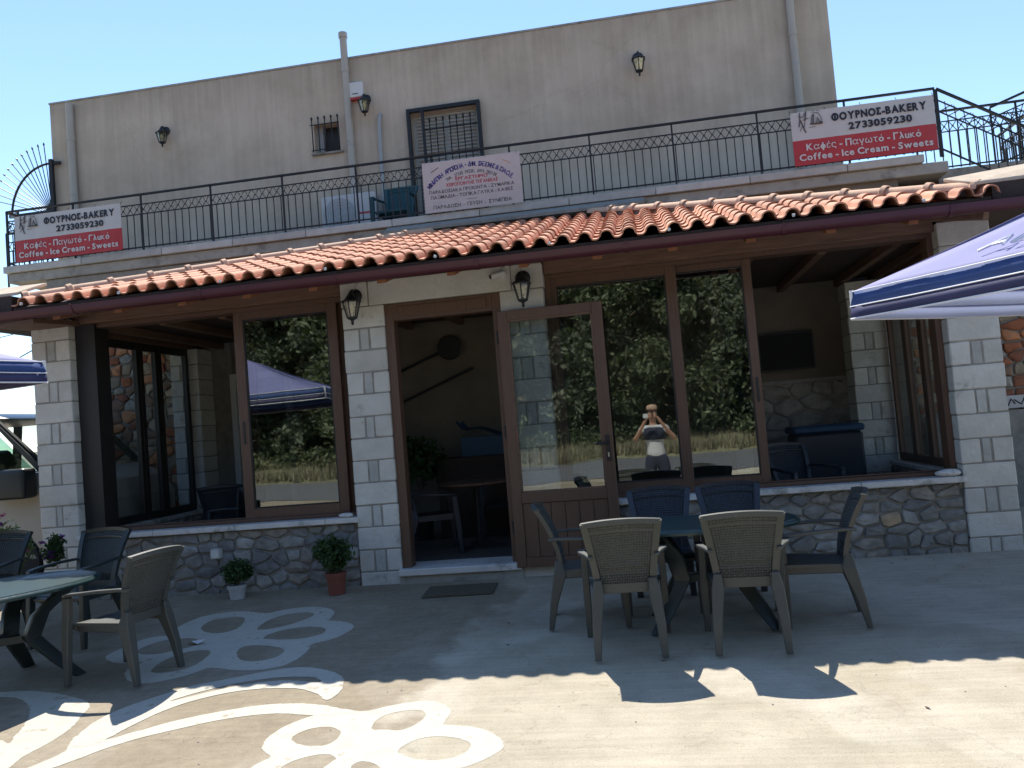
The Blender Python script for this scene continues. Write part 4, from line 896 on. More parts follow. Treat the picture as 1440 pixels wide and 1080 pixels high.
# plastered corner pieces left and right of the tiles, wooden soffits below them
for (p, nm) in (([(-6.95, -.62, 3.18), (-5.93, -.60, 3.20), (-5.82, -.30, 3.33), (-6.95, -.30, 3.33)], 'L'), ([(2.80, -.60, 3.185), (3.75, -.62, 3.20), (3.75, -.25, 3.40), (2.66, -.30, 3.31)], 'R')):
    quad_ = MB(); quad(quad_, p, .03); quad_.build('corner_mortar', M['plaster'], ver, bevel=.006)
    s = -1 if nm == 'L' else 1; x0 = p[0][0] if nm == 'L' else p[0][0] + .12; x1 = p[1][0] - .06
    MB().hexa([(x0, -.60, 3.0), (x1, -.60, 3.0), (x1, 2.9, 3.0), (x0, 2.9, 3.0), (x0, -.60, 3.165), (x1, -.60, 3.17), (x1, 2.9, 3.17), (x0, 2.9, 3.17)]).build('fascia_board', M['darkwood'], ver)
MB().hexa([(-6.15, -.62, 2.86), (-5.75, -.62, 2.88), (-5.75, .4, 2.95), (-6.35, .4, 2.95), (-6.15, -.62, 2.90), (-5.75, -.62, 2.92), (-5.75, .4, 3.0), (-6.35, .4, 3.0)]).build('corner_soffit', M['wood'], ver)
MB().bar((3.0, -.5, 3.12), (3.35, -.1, 3.30), .07, .09).build('corner_bracket', M['rafter'], ver); MB().bar((2.95, -.52, 3.05), (3.3, -.52, 3.22), .03, .03).build('corner_batten', M['darkwood'], ver)
# gutter: half-round trough with brackets
def gutter(x0, x1, y, z, r=.062):
    ang = [math.pi + math.pi * q / 10 for q in range(11)]
    prof = [(math.cos(a_) * r, math.sin(a_) * r) for a_ in ang]; inn = [(math.cos(a_) * (r - .005), math.sin(a_) * (r - .005)) for a_ in ang[::-1]]
    lipf = [(-r - .006, .012)]; pf = lipf + prof + inn
    MB().loft([[(x, y + u, z + v) for u, v in pf] for x in (x0, x1)]).build('gutter', M['gutter'], ver, smooth='x')
    x = x0 + .4
    while x < x1:
        MB().tube([(x, y - r - .008, z + .016), (x, y + .02, z + .02), (x, y + .09, z + .035)], .006, 5).build('gutter_hook', M['gutter'], ver); 
        MB().loft([[(xx, y + math.cos(a_) * (r + .007), z + math.sin(a_) * (r + .007)) for a_ in ang] + [(xx, y + math.cos(a_) * (r + .001), z + math.sin(a_) * (r + .001)) for a_ in ang[::-1]] for xx in (x - .02, x + .02)]).build('gutter_strap', M['gutter'], ver); x += 1.31
gutter(-7.0, 3.9, -.645, 2.985, .068)
fl_ = MB().box(-5.95, 2.9, EY - .005, EY + .018, 2.94, 3.045); fl_.build('eave_fascia', M['darkwood'], ver)
# little white fixings along the tile ends
for k in range(9):
    x = -5.8 + k * 1.02; MB().box(x - .012, x + .012, -.72, -.70, 3.045, 3.07).build('tile_clip', M['white'], ver, bevel=.004, jit=.002, seed=k)
# cable loops above the lanterns
def cable(pts, label, r=.006, m='pvcgrey'):
    o = MB().tube(bez(pts, 16), r, 6).build('cable', M[m], smooth='all'); tag(o, label, 'cable'); return o
cable([(-2.72, -.02, 2.92), (-2.74, -.05, 3.08), (-2.55, -.05, 3.07), (-2.3, -.12, 3.10), (-2.25, -.02, 3.02), (-2.4, .0, 3.045)], 'pale cable looping above the lantern left of the door')
cable([(-1.05, -.02, 2.95), (-1.05, -.05, 3.07), (-1.2, -.04, 3.05), (-1.26, -.02, 3.0)], 'pale cable running from the right lantern to the camera')
cable([(-7.4, .3, 2.86), (-6.6, .25, 2.96), (-6.2, .2, 2.98)], 'thin black cable reaching the top of the left pillar', .004, 'iron')
cable([(-30, 6, 1.2), (-12, 2.5, 1.4), (-6.5, .4, 2.80)], 'thin service wire crossing the sky left of the veranda', .006, 'iron')
# ================================================================== BALCONY RAILINGS
def shared(name, mb, m, smooth=False):
    o = mb.build(name, m, smooth=smooth); me = o.data; bpy.data.objects.remove(o); return me
me_bal = shared('baluster', MB().tube([(0, 0, 0), (0, 0, .50)], .0075, 6), M['iron'])
crs = MB(); crs.tube([(-.05, 0, 0), (.05, 0, .14)], .0055, 5); crs.tube([(.05, 0, 0), (-.05, 0, .14)], .0055, 5); crs.lathe([(.002, .058), (.014, .064), (.014, .076), (.002, .082)], n=8)
me_crs = shared('lattice_cross', crs, M['iron'])
me_post = shared('post', MB().box(-.011, .011, -.011, .011, -.05, .77), M['iron'])
def rail(name, label, p, q, drop=0.0, sp=.105, par=None, h=.80):
    """p, q: base points of a straight railing; drop = z fall along it (stairs)"""
    p = Vector(p); q = Vector(q); r = thing(name, label, 'railing', p, 0, 'balcony railings'); dv = q - p; n = max(1, round(Vector((dv.x, dv.y, 0)).length / sp)); a = math.atan2(dv.y, dv.x)
    Z = Vector((0, 0, 1))
    for z, w, hh, nm in ((h, .045, .022, 'handrail'), (.66, .014, .014, 'rail_bar'), (.52, .014, .014, 'rail_bar'), (.05, .018, .018, 'rail_bar')):
        MB().bar(Z * z, dv + Z * z, hh, w, side=(0, 0, 1)).build(nm, M['iron'], r)
    for i in range(n + 1):
        b = dv * (i / n); o = bpy.data.objects.new('baluster', me_bal); link(o, r); o.location = b + Z * .03; 
        if i < n:
            c = dv * ((i + .5) / n); o = bpy.data.objects.new('lattice_cross', me_crs); link(o, r); o.location = c + Z * .52; o.rotation_euler = (0, math.atan2(-dv.z, math.hypot(dv.x, dv.y)), a)
    m = max(1, round(n / 10.5))
    for i in range(m + 1): o = bpy.data.objects.new('post', me_post); link(o, r); o.location = dv * (i / m); o.rotation_euler.z = a; o.scale.z = h / .78
    return r
RB = 4.40
rail('balcony_railing', 'long black iron balcony railing along the front, with a band of crosses', (-8.88, 2.97, RB), (3.80, 2.97, RB))
rail('balcony_railing', 'short iron railing at the far left behind the left bakery banner', (-9.70, 3.95, RB - .02), (-8.9, 3.93, RB - .02))
rail('balcony_railing', 'iron railing returning along the left end of the balcony', (-8.9, 2.99, RB), (-8.9, 3.92, RB))
rail('stair_railing', 'sloping stair railing running down to the right from the corner post', (3.83, 2.99, RB), (6.3, 3.02, RB - 1.55))
rail('stair_railing', 'iron railing at the head of the stairs behind the sloping rail', (3.84, 3.92, RB), (7.6, 3.86, RB))
rail('stair_railing', 'iron railing turning back from the right edge of the picture', (5.15, 2.55, RB - .25), (5.55, 5.6, RB + .05))
rail('stair_railing', 'second sloping railing on the far side of the stairs', (4.7, 3.7, RB - .1), (6.6, 3.2, RB + .45))
st = thing('outer_stairs', 'concrete stair slab behind the railings at the right end of the building', 'stairs', (3.9, 3.0, 2.5))
MB().box(.0, 5.4, .42, 10, 1.62, 1.80).build('landing_slab', M['concrete'], st)
for i in range(9): MB().box(.05 + i * .28, .35 + i * .28, .12, 1.0, 1.45 - i * .17, 1.62 - i * .17).build('step', M['concrete'], st)
# spiked fan guard at the left end
fan = thing('fan_grille', 'black iron fan guard of spikes at the left end of the balcony', 'grille', (-9.2, 4.42, 5.60))
ct = Vector((-.02, 0, -.05)); arc = []
for i in range(13):
    a_ = R(92 + i * 7.35 * 1.0); arc.append((ct.x + .72 * math.cos(a_) * 1.02, 0, .05 + ct.z + .80 * math.sin(a_)))
MB().tube(arc + [(-.76, 0, .02)], .018, 8).build('arch_bar', M['iron'], fan, smooth='all')
for i in range(13):
    a_ = R(95 + i * 5.6); e = Vector((ct.x + math.cos(a_) * 1.08, 0, ct.z + math.sin(a_) * 1.16)); mb = MB().tube([ct, e], .0075, 5); dd = (e - ct).normalized(); mb.tube([e - dd * .01, e + dd * .02, e + dd * .06], [.007, .016, .001], 5); mb.build('spike', M['iron'], fan)
MB().box(-.03, .03, -.03, .03, -.1, .86).build('post', M['iron'], fan); MB().box(-.80, 0, -.02, .02, -.02, .03).build('base_bar', M['iron'], fan); MB().bar((-.78, 0, 0), (-.25, -.5, -.12), .05, .03).build('brace', M['iron'], fan)
MB().tube([(.0, 0, .80), (.14, .04, .80)], .03, 8).build('wall_bracket', M['iron'], fan)

# ================================================================== SIGNS
def text_mesh(body, size, bold=.0, xs=1.0, spacing=1.0):
    cu = bpy.data.curves.new('t', 'FONT'); cu.body = body; cu.size = size; cu.offset = bold; cu.align_x = 'CENTER'; cu.align_y = 'BOTTOM_BASELINE'; cu.space_character = spacing; cu.resolution_u = 3
    t = bpy.data.objects.new('t', cu); COL.objects.link(t); dg = bpy.context.evaluated_depsgraph_get(); me = bpy.data.meshes.new_from_object(t.evaluated_get(dg)); bpy.data.objects.remove(t)
    if len(me.vertices): me.transform(Matrix.Scale(xs, 4, (1, 0, 0)))
    return me
LATIN = dict(zip('ΑΒΕΖΗΙΚΜΝΟΡΤΥΧουΪ', 'ABEZHIKMNOPTYXouI')); CACHE = {}
def glyph(ch, bold):
    """verts, faces of one letter, left edge at 0; letters the font draws badly are composed from simpler shapes"""
    key = (ch, bold)
    if key in CACHE: return CACHE[key]
    V, Fc = [], []
    def add(me, dx=0, dz=0, sc=1.0):
        k = len(V); V.extend((v.co.x * sc + dx, v.co.y * sc + dz, 0) for v in me.vertices); Fc.extend(tuple(i + k for i in p.vertices) for p in me.polygons)
    def poly(pts, z=0.0):
        k = len(V); V.extend((x, y, z) for x, y in pts); Fc.append(tuple(range(k, k + len(pts))))
    b = .10 + bold * 2
    if ch in 'Φφ':
        add(text_mesh('O' if ch == 'Φ' else 'o', 1, bold)); xs = [v[0] for v in V]; m = (min(xs) + max(xs)) / 2
        poly([(m - b / 2, -.02 if ch == 'Φ' else -.20), (m + b / 2, -.02 if ch == 'Φ' else -.20), (m + b / 2, .74 if ch == 'Φ' else .68), (m - b / 2, .74 if ch == 'Φ' else .68)], .003)
    elif ch in 'ΔΛλ':
        h, w = (.72, .66) if ch != 'λ' else (.74, .50)
        poly([(0, 0), (b * 1.1, 0), (w / 2 + b * .25, h * .86), (w / 2 + b * .5, h), (w / 2 - b * .5, h)][:5] if ch != 'λ' else [(0, 0), (b * 1.1, 0), (w * .56, h * .55), (w * .42, h * .66)])
        poly([(w - b * 1.1, 0), (w, 0), (w / 2 + b * .5, h), (w / 2 - b * .5, h)] if ch != 'λ' else [(w - b, 0), (w, 0), (w * .45, h), (w * .15, h)], .003)
        if ch == 'Δ': poly([(b * .5, 0), (w - b * .5, 0), (w - b * .9, b * .9), (b * .9, b * .9)], .006)
    elif ch == 'Σ':
        h, w = .72, .52; t_ = b * .95
        for z_, pg in ((0, [(0, 0), (w, 0), (w, t_), (0, t_)]), (.003, [(0, h - t_), (w, h - t_), (w, h), (0, h)]), (.006, [(0, t_ * .5), (t_ * 1.3, t_ * .5), (w * .62, h / 2), (w * .62 - t_ * 1.3, h / 2)]), (.009, [(w * .62 - t_ * 1.3, h / 2), (w * .62, h / 2), (t_ * 1.3, h - t_ * .5), (0, h - t_ * .5)])): poly(pg, z_)
    elif ch == 'κ': add(text_mesh('K', 1, bold), 0, 0, .70)
    elif ch in 'άέό':
        add(text_mesh({'ά': 'α', 'έ': 'ε', 'ό': 'o'}[ch], 1, bold if ch == 'ό' else 0)); xs = [v[0] for v in V]; m = (min(xs) + max(xs)) / 2; poly([(m - .03, .58), (m + .05, .58), (m + .12, .76), (m + .02, .76)])
    else:
        add(text_mesh(LATIN.get(ch, ch), 1, bold if ord(LATIN.get(ch, ch)) < 300 or ch in 'ΓΠ' else bold * .3))
    x0 = min(v[0] for v in V); V2 = [(v[0] - x0, v[1], v[2]) for v in V]; CACHE[key] = (V2, Fc, max(v[0] for v in V2)); return CACHE[key]
def line_mesh(body, bold):
    mb = MB(); x = 0
    for ch in body:
        if ch == ' ': x += .24; continue
        v, f, w = glyph(ch, bold); mb.add([(a + x, b, c) for a, b, c in v], f); x += w + .075
    me = bpy.data.meshes.new('t'); me.from_pydata(mb.v, [], mb.f); return me
def fit_text(par, body, width, height, cx, cz, y, m, bold=.0, name='lettering', skew=0):
    me = line_mesh(body, bold); xs = [v.co.x for v in me.vertices]; w = max(xs) - min(xs)
    sz = height / .73; me.transform(Matrix.Diagonal((sz, sz, .35, 1))); w *= sz; mx0 = (max(xs) + min(xs)) / 2 * sz
    me.transform(Matrix.Translation((cx, y, cz)) @ Matrix.Rotation(R(90), 4, 'X') @ Matrix.Scale(width / w, 4, (1, 0, 0)) @ Matrix.Translation((-mx0, 0, 0)))
    me.materials.clear(); me.materials.append(M[m]); me.name = name; o = bpy.data.objects.new(name, me); link(o, par); return o
def banner(x0, z0, x1, z1, label):
    o = thing('bakery_banner', label, 'banner', (x0, 2.90, z0), 0, 'bakery banners on the balcony railing'); w = x1 - x0; h = z1 - z0; hw = h * .47
    b = MB(); nx = 16
    vs = []; 
    for i in range(nx + 1):
        x = w * i / nx; s = -.010 * abs(math.sin(math.pi * i / nx * 5)) 
        vs += [(x, s, 0), (x, s, hw), (x, s, h), (x, s + .006, 0), (x, s + .006, hw), (x, s + .006, h)]
    red_ = MB(); wh = MB(); red_.add(vs, [(i * 6, i * 6 + 6, i * 6 + 7, i * 6 + 1) for i in range(nx)] + [(i * 6 + 3, i * 6 + 4, i * 6 + 10, i * 6 + 9) for i in range(nx)]); wh.add(vs, [(i * 6 + 1, i * 6 + 7, i * 6 + 8, i * 6 + 2) for i in range(nx)] + [(i * 6 + 4, i * 6 + 5, i * 6 + 11, i * 6 + 10) for i in range(nx)])
    red_.build('red_panel', M['red'], o); wh.build('white_panel', M['bannerwhite'], o)
    y = -.016
    fit_text(o, 'ΦΟΥΡΝΟΣ-BAKERY', w * .66, .093, w * .615, h * .76, y, 'ink', .045); fit_text(o, '2733059230', w * .44, .085, w * .62, h * .565, y, 'ink', .04)
    fit_text(o, 'Καφές - Παγωτό - Γλυκό', w * .80, .082, w * .49, h * .27, y, 'printwhite', .03); fit_text(o, 'Coffee - Ice Cream - Sweets', w * .93, .082, w * .50, h * .085, y, 'printwhite', .03)
    # pictogram: sketchy figure with a peel beside a domed oven
    lg = MB(); sx = lambda u: w * .045 + u * .30; sz = lambda v: h * .60 + v * .27
    def st(pts, r): lg.tube([(sx(a), y, sz(b)) for a, b in pts], r * .32, 4)
    for p, r in (([(.12, .95), (.10, .6), (.05, .3)], .02), ([(.05, .8), (.22, .72), (.3, .9)], .014), ([(.12, .62), (.2, .35), (.3, .0)], .022), ([(.2, .35), (.08, .1)], .012), ([(.36, .98), (.34, .78), (.30, .55)], .03), ([(.22, .6), (.46, .66)], .014), ([(.3, .5), (.24, .2)], .014),
                 ([(.5, .38), (.98, .36)], .03), ([(.54, .42), (.58, .72), (.7, .9), (.84, .86), (.94, .66), (.97, .4)], .012), ([(.62, .42), (.66, .8)], .026), ([(.76, .42), (.8, .66), (.88, .42)], .02), ([(.56, .9), (.7, .98)], .008), ([(.78, .98), (.92, .92)], .008), ([(.44, .22), (.7, .24)], .008), ([(.9, .44), (1.0, .38)], .024)): st(p, r)
    lg.build('pictogram', M['inkgrey'], o)
    for i in range(5): MB().tube([(w * i / 4, -.006, h - .02), (w * i / 4, .05, h + .045)], .004, 4).build('cable_tie', M['iron'], o)
    return o
banner(-8.71, 4.43, -7.04, 5.09, 'white and red bakery banner tied to the left end of the balcony railing')
banner(2.08, 4.43, 3.76, 5.10, 'white and red bakery banner tied to the right end of the balcony railing')
o = thing('sign_board', 'faded cream sign board with arched blue Greek lettering in the middle of the balcony', 'sign', (-2.655, 2.90, 4.405)); w, h = 1.315, .675
MB().box(0, w, -.008, .004, 0, h).build('board', M['signwhite'], o, bevel=.002)
def arc_text(par, s, cx, cz, rad, a0, a1, size, m, bold):
    n = len(s); mb = MB()
    for i, ch in enumerate(s):
        if ch == ' ': continue
        a_ = a0 + (a1 - a0) * i / (n - 1); me = line_mesh(ch, bold); me.transform(Matrix.Diagonal((size / .73, size / .73, .35, 1)) @ Matrix.Translation((-glyph(ch, bold)[2] / 2, 0, 0))); me.transform(Matrix.Translation((cx + rad * math.sin(a_), -.0105, cz + rad * math.cos(a_))) @ Matrix.Rotation(a_, 4, 'Y') @ Matrix.Rotation(R(90), 4, 'X') @ Matrix.Scale(.78, 4, (1, 0, 0)))
        mb.add([v.co.copy() for v in me.vertices], [tuple(p.vertices) for p in me.polygons])
    mb.build('lettering', M[m], par)
arc_text(o, 'ΜΑΝΙΑΤΙΚΗ  ΑΡΤΟΠΟΙΙΑ • ΔΗΜ. ΣΑΞΙΩΝΗΣ & ΣΙΑ Ο.Ε.', w * .49, -.19, .75, R(-46), R(46), .064, 'inkblue', .028)
arc_text(o, 'ΤΗΛ. 27330 59230, 6976 283128', w * .49, -.20, .675, R(-27), R(29), .045, 'inkgrey', .015)
fit_text(o, 'ΕΡΓΑΣΤΗΡΙΟ', w * .33, .046, w * .50, .395, -.0105, 'inkred', .020); fit_text(o, 'ΧΕΙΡΟΠΟΙΗΤΗΣ ΤΗΓΑΝΙΔΑΣ', w * .53, .048, w * .50, .325, -.0105, 'inkred', .020)
fit_text(o, 'ΠΑΡΑΔΟΣΙΑΚΑ ΠΡΟΪΟΝΤΑ - ΖΥΜΑΡΙΚΑ', w * .87, .046, w * .49, .250, -.0105, 'inkgrey', .012); fit_text(o, 'ΠΑΞΙΜΑΔΙΑ - ΤΟΠΙΚΑ ΓΛΥΚΑ - ΚΑΦΕΣ', w * .84, .046, w * .49, .178, -.0105, 'inkgrey', .012)
fit_text(o, 'ΠΑΡΑΔΟΣΗ  -  ΓΕΥΣΗ  -  ΣΥΝΕΠΕΙΑ', w * .80, .048, w * .49, .045, -.0105, 'inkgrey', .012)
MB().box(w * .44, w * .54, -.0105, -.009, .128, .133).build('print', M['inkgrey'], o)
for sx_, r0 in ((.13, 1), (.86, -1)):   # ears of wheat in the corners
    e = MB()
    for k in range(5): e.tube([(w * sx_ - .05 * r0 + k * .02 * r0, -.0105, h * .80 + k * .011), (w * sx_ - .02 * r0 + k * .02 * r0, -.0105, h * .83 + k * .011)], [.006, .001], 4)
    e.build('print', M['inkgrey'] if r0 > 0 else M['cap'], o)
for i in range(4): MB().tube([(w * (.03 + .31 * i), -.012, h - .02), (w * (.03 + .31 * i), .06, h + .03)], .004, 4).build('cable_tie', M['iron'], o)
o = thing('small_board', 'small white board with scrawled dark marks right of the right pillar', 'sign', (4.18, 2.94, 1.24)); MB().box(0, .62, 0, .02, 0, .15).build('board', M['bannerwhite'], o)
sc = MB()
for p in ([(.05, .03), (.09, .11), (.13, .05)], [(.12, .10), (.2, .04), (.24, .12)], [(.26, .05), (.33, .12), (.34, .03)], [(.38, .04), (.44, .11)], [(.46, .11), (.52, .04)]): sc.tube([(a, -.003, b) for a, b in p], .008, 4)
sc.build('scrawl', M['ink'], o)

# ================================================================== CHAIRS AND TABLES
def make_chair(label, m='chairgrey', group='resin armchairs round the tables'):
    c = thing('armchair', label, 'chair', (0, 0, 0), 0, group); mt = M[m]
    # back surface: s along height 0..1, t across -1..1
    def bk(s, t, off=0):
        z = .41 + .49 * s; hw = .185 + .062 * s + .012 * s * s; y = -.20 - .05 * s - .135 * s * s + .035 * t * t * (0.4 + s) - .0; z2 = z - .022 * t * t * s
        return Vector((hw * t, y + off, z2))
    fr = MB()
    def strip_(pf, w0=.018, th=.016):  # pf: list of (point, side) -> flat frame
        rings = []
        for p, sd in pf:
            nrm = Vector((0, 1, .15)).normalized(); rings.append([p - sd * w0 - nrm * th, p + sd * w0 - nrm * th, p + sd * w0 + nrm * th, p - sd * w0 + nrm * th])
        fr.loft(rings)
    for sg in (-1, 1): strip_([(bk(s, sg * .93), Vector((1, 0, 0))) for s in [i / 8 for i in range(9)]], .022, .016)
    strip_([(bk(.985, t), Vector((0, 0, 1))) for t in [-1 + i / 6 for i in range(13)]], .016, .015)
    strip_([(bk(.86, t), Vector((0, 0, 1))) for t in [-.9 + i * .15 for i in range(13)]], .006, .011)
    strip_([(bk(.06, t), Vector((0, 0, 1))) for t in [-.9 + i * .225 for i in range(9)]], .03, .012)
    bf = fr.build('back_frame', mt, c, smooth='x')
    # woven panel with real holes
    pn = MB(); nx, nzz = 22, 26
    top = MB(); pts = lambda s, t, o_: tuple(bk(s, t, o_))
    for j in range(nzz):
        for i in range(nx):
            s0, s1 = .06 + .90 * j / nzz, .06 + .90 * (j + 1) / nzz; t0, t1 = -.89 + 1.78 * i / nx, -.89 + 1.78 * (i + 1) / nx
            hs = (s1 - s0); ht = (t1 - t0); f = .30 if j < 9 else .42; off = .004 * (1 if (i + j) % 2 else -1)
            if j >= nzz - 4: pn.add([pts(s0, t0, 0), pts(s0, t1, 0), pts(s1, t1, 0), pts(s1, t0, 0)], [(0, 1, 2, 3)]); continue
            o4 = [(s0, t0), (s0, t1), (s1, t1), (s1, t0)]; i4 = [(s0 + hs * f, t0 + ht * f), (s0 + hs * f, t1 - ht * f), (s1 - hs * f, t1 - ht * f), (s1 - hs * f, t0 + ht * f)]
            if j > 4 or j < 1: pn.add([pts(a, b, 0) for a, b in o4], [(0, 1, 2, 3)]); continue
            pn.add([pts(a, b, 0) for a, b in o4] + [pts(a, b, off) for a, b in i4], [(k, (k + 1) % 4, 4 + (k + 1) % 4, 4 + k) for k in range(4)])
    p = pn.build('backrest', mt, c, smooth='x'); md = p.modifiers.new('s', 'SOLIDIFY'); md.thickness = .006
    # seat
    sv = []; n1, n2 = 8, 8
    for j in range(n2 + 1):
        for i in range(n1 + 1):
            t = -1 + 2 * i / n1; s = j / n2; y = -.20 + .45 * s; hw = .205 + .045 * s; z = .425 - .016 * (1 - t * t) * math.sin(math.pi * s) + .012 * s - (.03 if j == n2 else 0); sv.append((hw * t, y, z))
    k = len(sv); sv2 = [(x, y, z - .022) for x, y, z in sv]
    fs = []
    for j in range(n2):
        for i in range(n1): a_ = j * (n1 + 1) + i; fs += [(a_, a_ + 1, a_ + n1 + 2, a_ + n1 + 1), (a_ + k, a_ + n1 + 1 + k, a_ + n1 + 2 + k, a_ + 1 + k)]
    bd_ = [i for i in range(n1 + 1)] + [j * (n1 + 1) + n1 for j in range(1, n2 + 1)] + [n2 * (n1 + 1) + i for i in range(n1 - 1, -1, -1)] + [j * (n1 + 1) for j in range(n2 - 1, 0, -1)]
    for q in range(len(bd_)): a_, b_ = bd_[q], bd_[(q + 1) % len(bd_)]; fs.append((a_, b_, b_ + k, a_ + k))
    MB().add(sv + sv2, fs).build('seat', mt, c, smooth='x')
    ap = MB(); ap.box(-.235, .235, .205, .225, .375, .425); ap.box(-.215, -.19, -.19, .21, .365, .42); ap.box(.19, .215, -.19, .21, .365, .42); ap.build('seat_frame', mt, c, bevel=.005)
    # legs
    for sg in (-1, 1):
        # rear leg: L section, tapered, splayed back
        def ring(z, x, y, w, d): return [(x - w / 2, y - d / 2, z), (x + w / 2, y - d / 2, z), (x + w / 2, y + d / 2, z), (x - w / 2, y + d / 2, z)]
        MB().loft([ring(.0, sg * .215, -.300, .044, .038), ring(.2, sg * .207, -.262, .060, .062), ring(.40, sg * .186, -.205, .078, .095), ring(.50, sg * .178, -.212, .05, .045)]).build('leg', mt, c, bevel=.006)
        MB().loft([ring(.0, sg * .272, .265, .042, .042), ring(.3, sg * .272, .250, .052, .06), ring(.62, sg * .270, .225, .046, .06)]).build('leg', mt, c, bevel=.006)
        # arm: flat band curving out from the back frame
        ar = []
        for (y, x, z, w) in ((-.275, .215, .655, .030), (-.2, .238, .662, .036), (-.05, .275, .660, .05), (.10, .285, .648, .056), (.21, .275, .640, .055), (.258, .270, .628, .045)):
            ar.append([(sg * x - w / 2, y, z - .014), (sg * x + w / 2, y, z - .014), (sg * x + w / 2, y, z + .008), (sg * x - w / 2, y, z + .008)])
        MB().loft(ar).build('armrest', mt, c, bevel=.004, smooth='x')
    return c
first = {}
def chair(x, y, rz, label, m='chairgrey', z=None):
    if m not in first: c = first[m] = make_chair(label, m)
    else: c = copy_tree(first[m]); c['label'] = label
    c.location = (x, y, gz(y) if z is None else z); c.rotation_euler = (R(-3.0) * 0, 0, R(rz)); return c
chair(-.25, -2.10, 3, 'left of the two taupe armchairs with their backs to the viewer at the right table')
chair(.545, -2.11, -3, 'right of the two taupe armchairs with their backs to the viewer at the right table')
chair(-.545, -1.47, -86, 'grey resin armchair at the left end of the right table, seen from the side')
chair(1.06, -1.72, 84, 'grey resin armchair at the right end of the right table, before the rubble wall')
chair(.02, -1.20, 178, 'dark armchair behind the right table nearest the open door leaf', 'navy')
chair(.60, -1.20, 183, 'dark armchair behind the right table nearest the rubble wall', 'navy')
chair(-3.86, -2.28, 79, 'taupe resin armchair at the left table, standing on the painted flower')
chair(-4.86, -1.38, 172, 'dark green armchair behind the left table in front of the rubble wall', 'chairgreen')
chair(-5.98, -1.15, 184, 'dark green armchair behind the left table at the left edge of the picture', 'chairgreen')

def table(x, y, rz, sx, sy, label, h=.73):
    g = gz(y); t = thing('garden_table', label, 'table', (x, y, g), R(rz)); n = 48; rg = lambda r, z: [(sx * r * math.copysign(abs(math.cos(a_)) ** .85, math.cos(a_)), sy * r * math.copysign(abs(math.sin(a_)) ** .85, math.sin(a_)), z) for a_ in [2 * math.pi * k / n for k in range(n)]]
    tp = MB().loft([rg(.90, h - .045), rg(.99, h - .04), rg(1.0, h - .022), rg(.985, h - .010), rg(.97, h - .006), rg(.965, h), rg(.93, h), rg(.925, h - .003), rg(.5, h - .003)]).build('tabletop', M['tablegreen'], t, smooth='x')
    MB().lathe([(.02, h - .003), (.045, h - .003), (.045, h + .002), (.02, h + .003)], n=16).build('parasol_ring', M['tablegreen'], t)
    for a_, b_ in ((1, 1), (1, -1), (-1, 1), (-1, -1)):
        def ring(px, py, z, w, d): return [(px - w / 2, py - d / 2, z), (px + w / 2, py - d / 2, z), (px + w / 2, py + d / 2, z), (px - w / 2, py + d / 2, z)]
        MB().loft([ring(a_ * sx * .62, b_ * sy * .62, 0, .08, .06), ring(a_ * sx * .50, b_ * sy * .46, .12, .10, .06), ring(a_ * sx * .30, b_ * sy * .26, .34, .12, .07), ring(a_ * sx * .36, b_ * sy * .34, .5, .12, .06), ring(a_ * sx * .56, b_ * sy * .56, h - .04, .13, .06)]).build('leg', M['chairgreen'], t, bevel=.008, smooth='x')
    cr_ = MB(); cr_.bar((-sx * .32, -sy * .28, .34), (sx * .32, sy * .28, .34), .05, .03); cr_.bar((-sx * .32, sy * .28, .337), (sx * .32, -sy * .28, .337), .05, .026); cr_.build('cross_brace', M['chairgreen'], t)
    return t
table(.34, -1.66, 0, .66, .44, 'dark green oval resin table between six armchairs, in the shade')
table(-4.78, -2.52, 68, .80, .56, 'green oval resin table at the left edge with a sunlit top', .725)
o = thing('paper_scrap', 'crumpled tan paper on the sunlit left table', 'paper', (-5.02, -2.38, gz(-2.52) + .726)); rr = random.Random(4); b = MB()
pts = [(math.cos(a_) * .11 * rr.uniform(.7, 1.1), math.sin(a_) * .08 * rr.uniform(.7, 1.1)) for a_ in [k * .6283 for k in range(10)]]
b.add([(x, y, rr.uniform(0, .03)) for x, y in pts] + [(x * .5, y * .5, rr.uniform(.03, .06)) for x, y in pts] + [(0, 0, .02)], [(k, (k + 1) % 10, 10 + (k + 1) % 10, 10 + k) for k in range(10)] + [(10 + k, 10 + (k + 1) % 10, 20) for k in range(10)]); b.build('paper', M['tan'], o)
o = MB(); o.add([(0, 0, .004), (.10, .03, .02), (.16, .0, .035), (.12, -.05, .01), (.05, -.03, .03)], [(0, 1, 4), (1, 2, 4), (2, 3, 4)]); o = o.build('paper_napkin', M['cotton']); o.location = (-3.78, -1.60, gz(-1.6)); tag(o, 'crumpled white napkin lying on the painted flower', 'napkin')
o = thing('doormat', 'worn brown doormat in front of the entrance threshold', 'doormat', (-1.78, -.42, gz(-.42) + .003)); mm = MB().box(-.34, .30, -.16, .20, 0, .014).build('mat_pad', M['mat'], o, bevel=.003); o.rotation_euler = (math.atan(.065), 0, R(2))
# stones on the sill
for x, y, s, lb in ((2.56, .03, .11, 'flat pale beach stone at the right end of the right sill'), (-2.98, .02, .075, 'small pale stone at the right end of the left sill')):
    me = bpy.data.meshes.new('sill_stone'); bm = bmesh.new(); bmesh.ops.create_icosphere(bm, subdivisions=3, radius=1)
    for v in bm.verts: v.co = Vector((v.co.x * s, v.co.y * s * .6, v.co.z * s * .32)) * (1 + .12 * noise.noise(v.co * 1.5))
    bm.to_mesh(me); bm.free(); me.materials.append(M['marble']); me.polygons.foreach_set('use_smooth', [True] * len(me.polygons)); o = bpy.data.objects.new('sill_stone', me); link(o); o.location = (x, y, .755 + s * .30); tag(o, lb, 'stone')

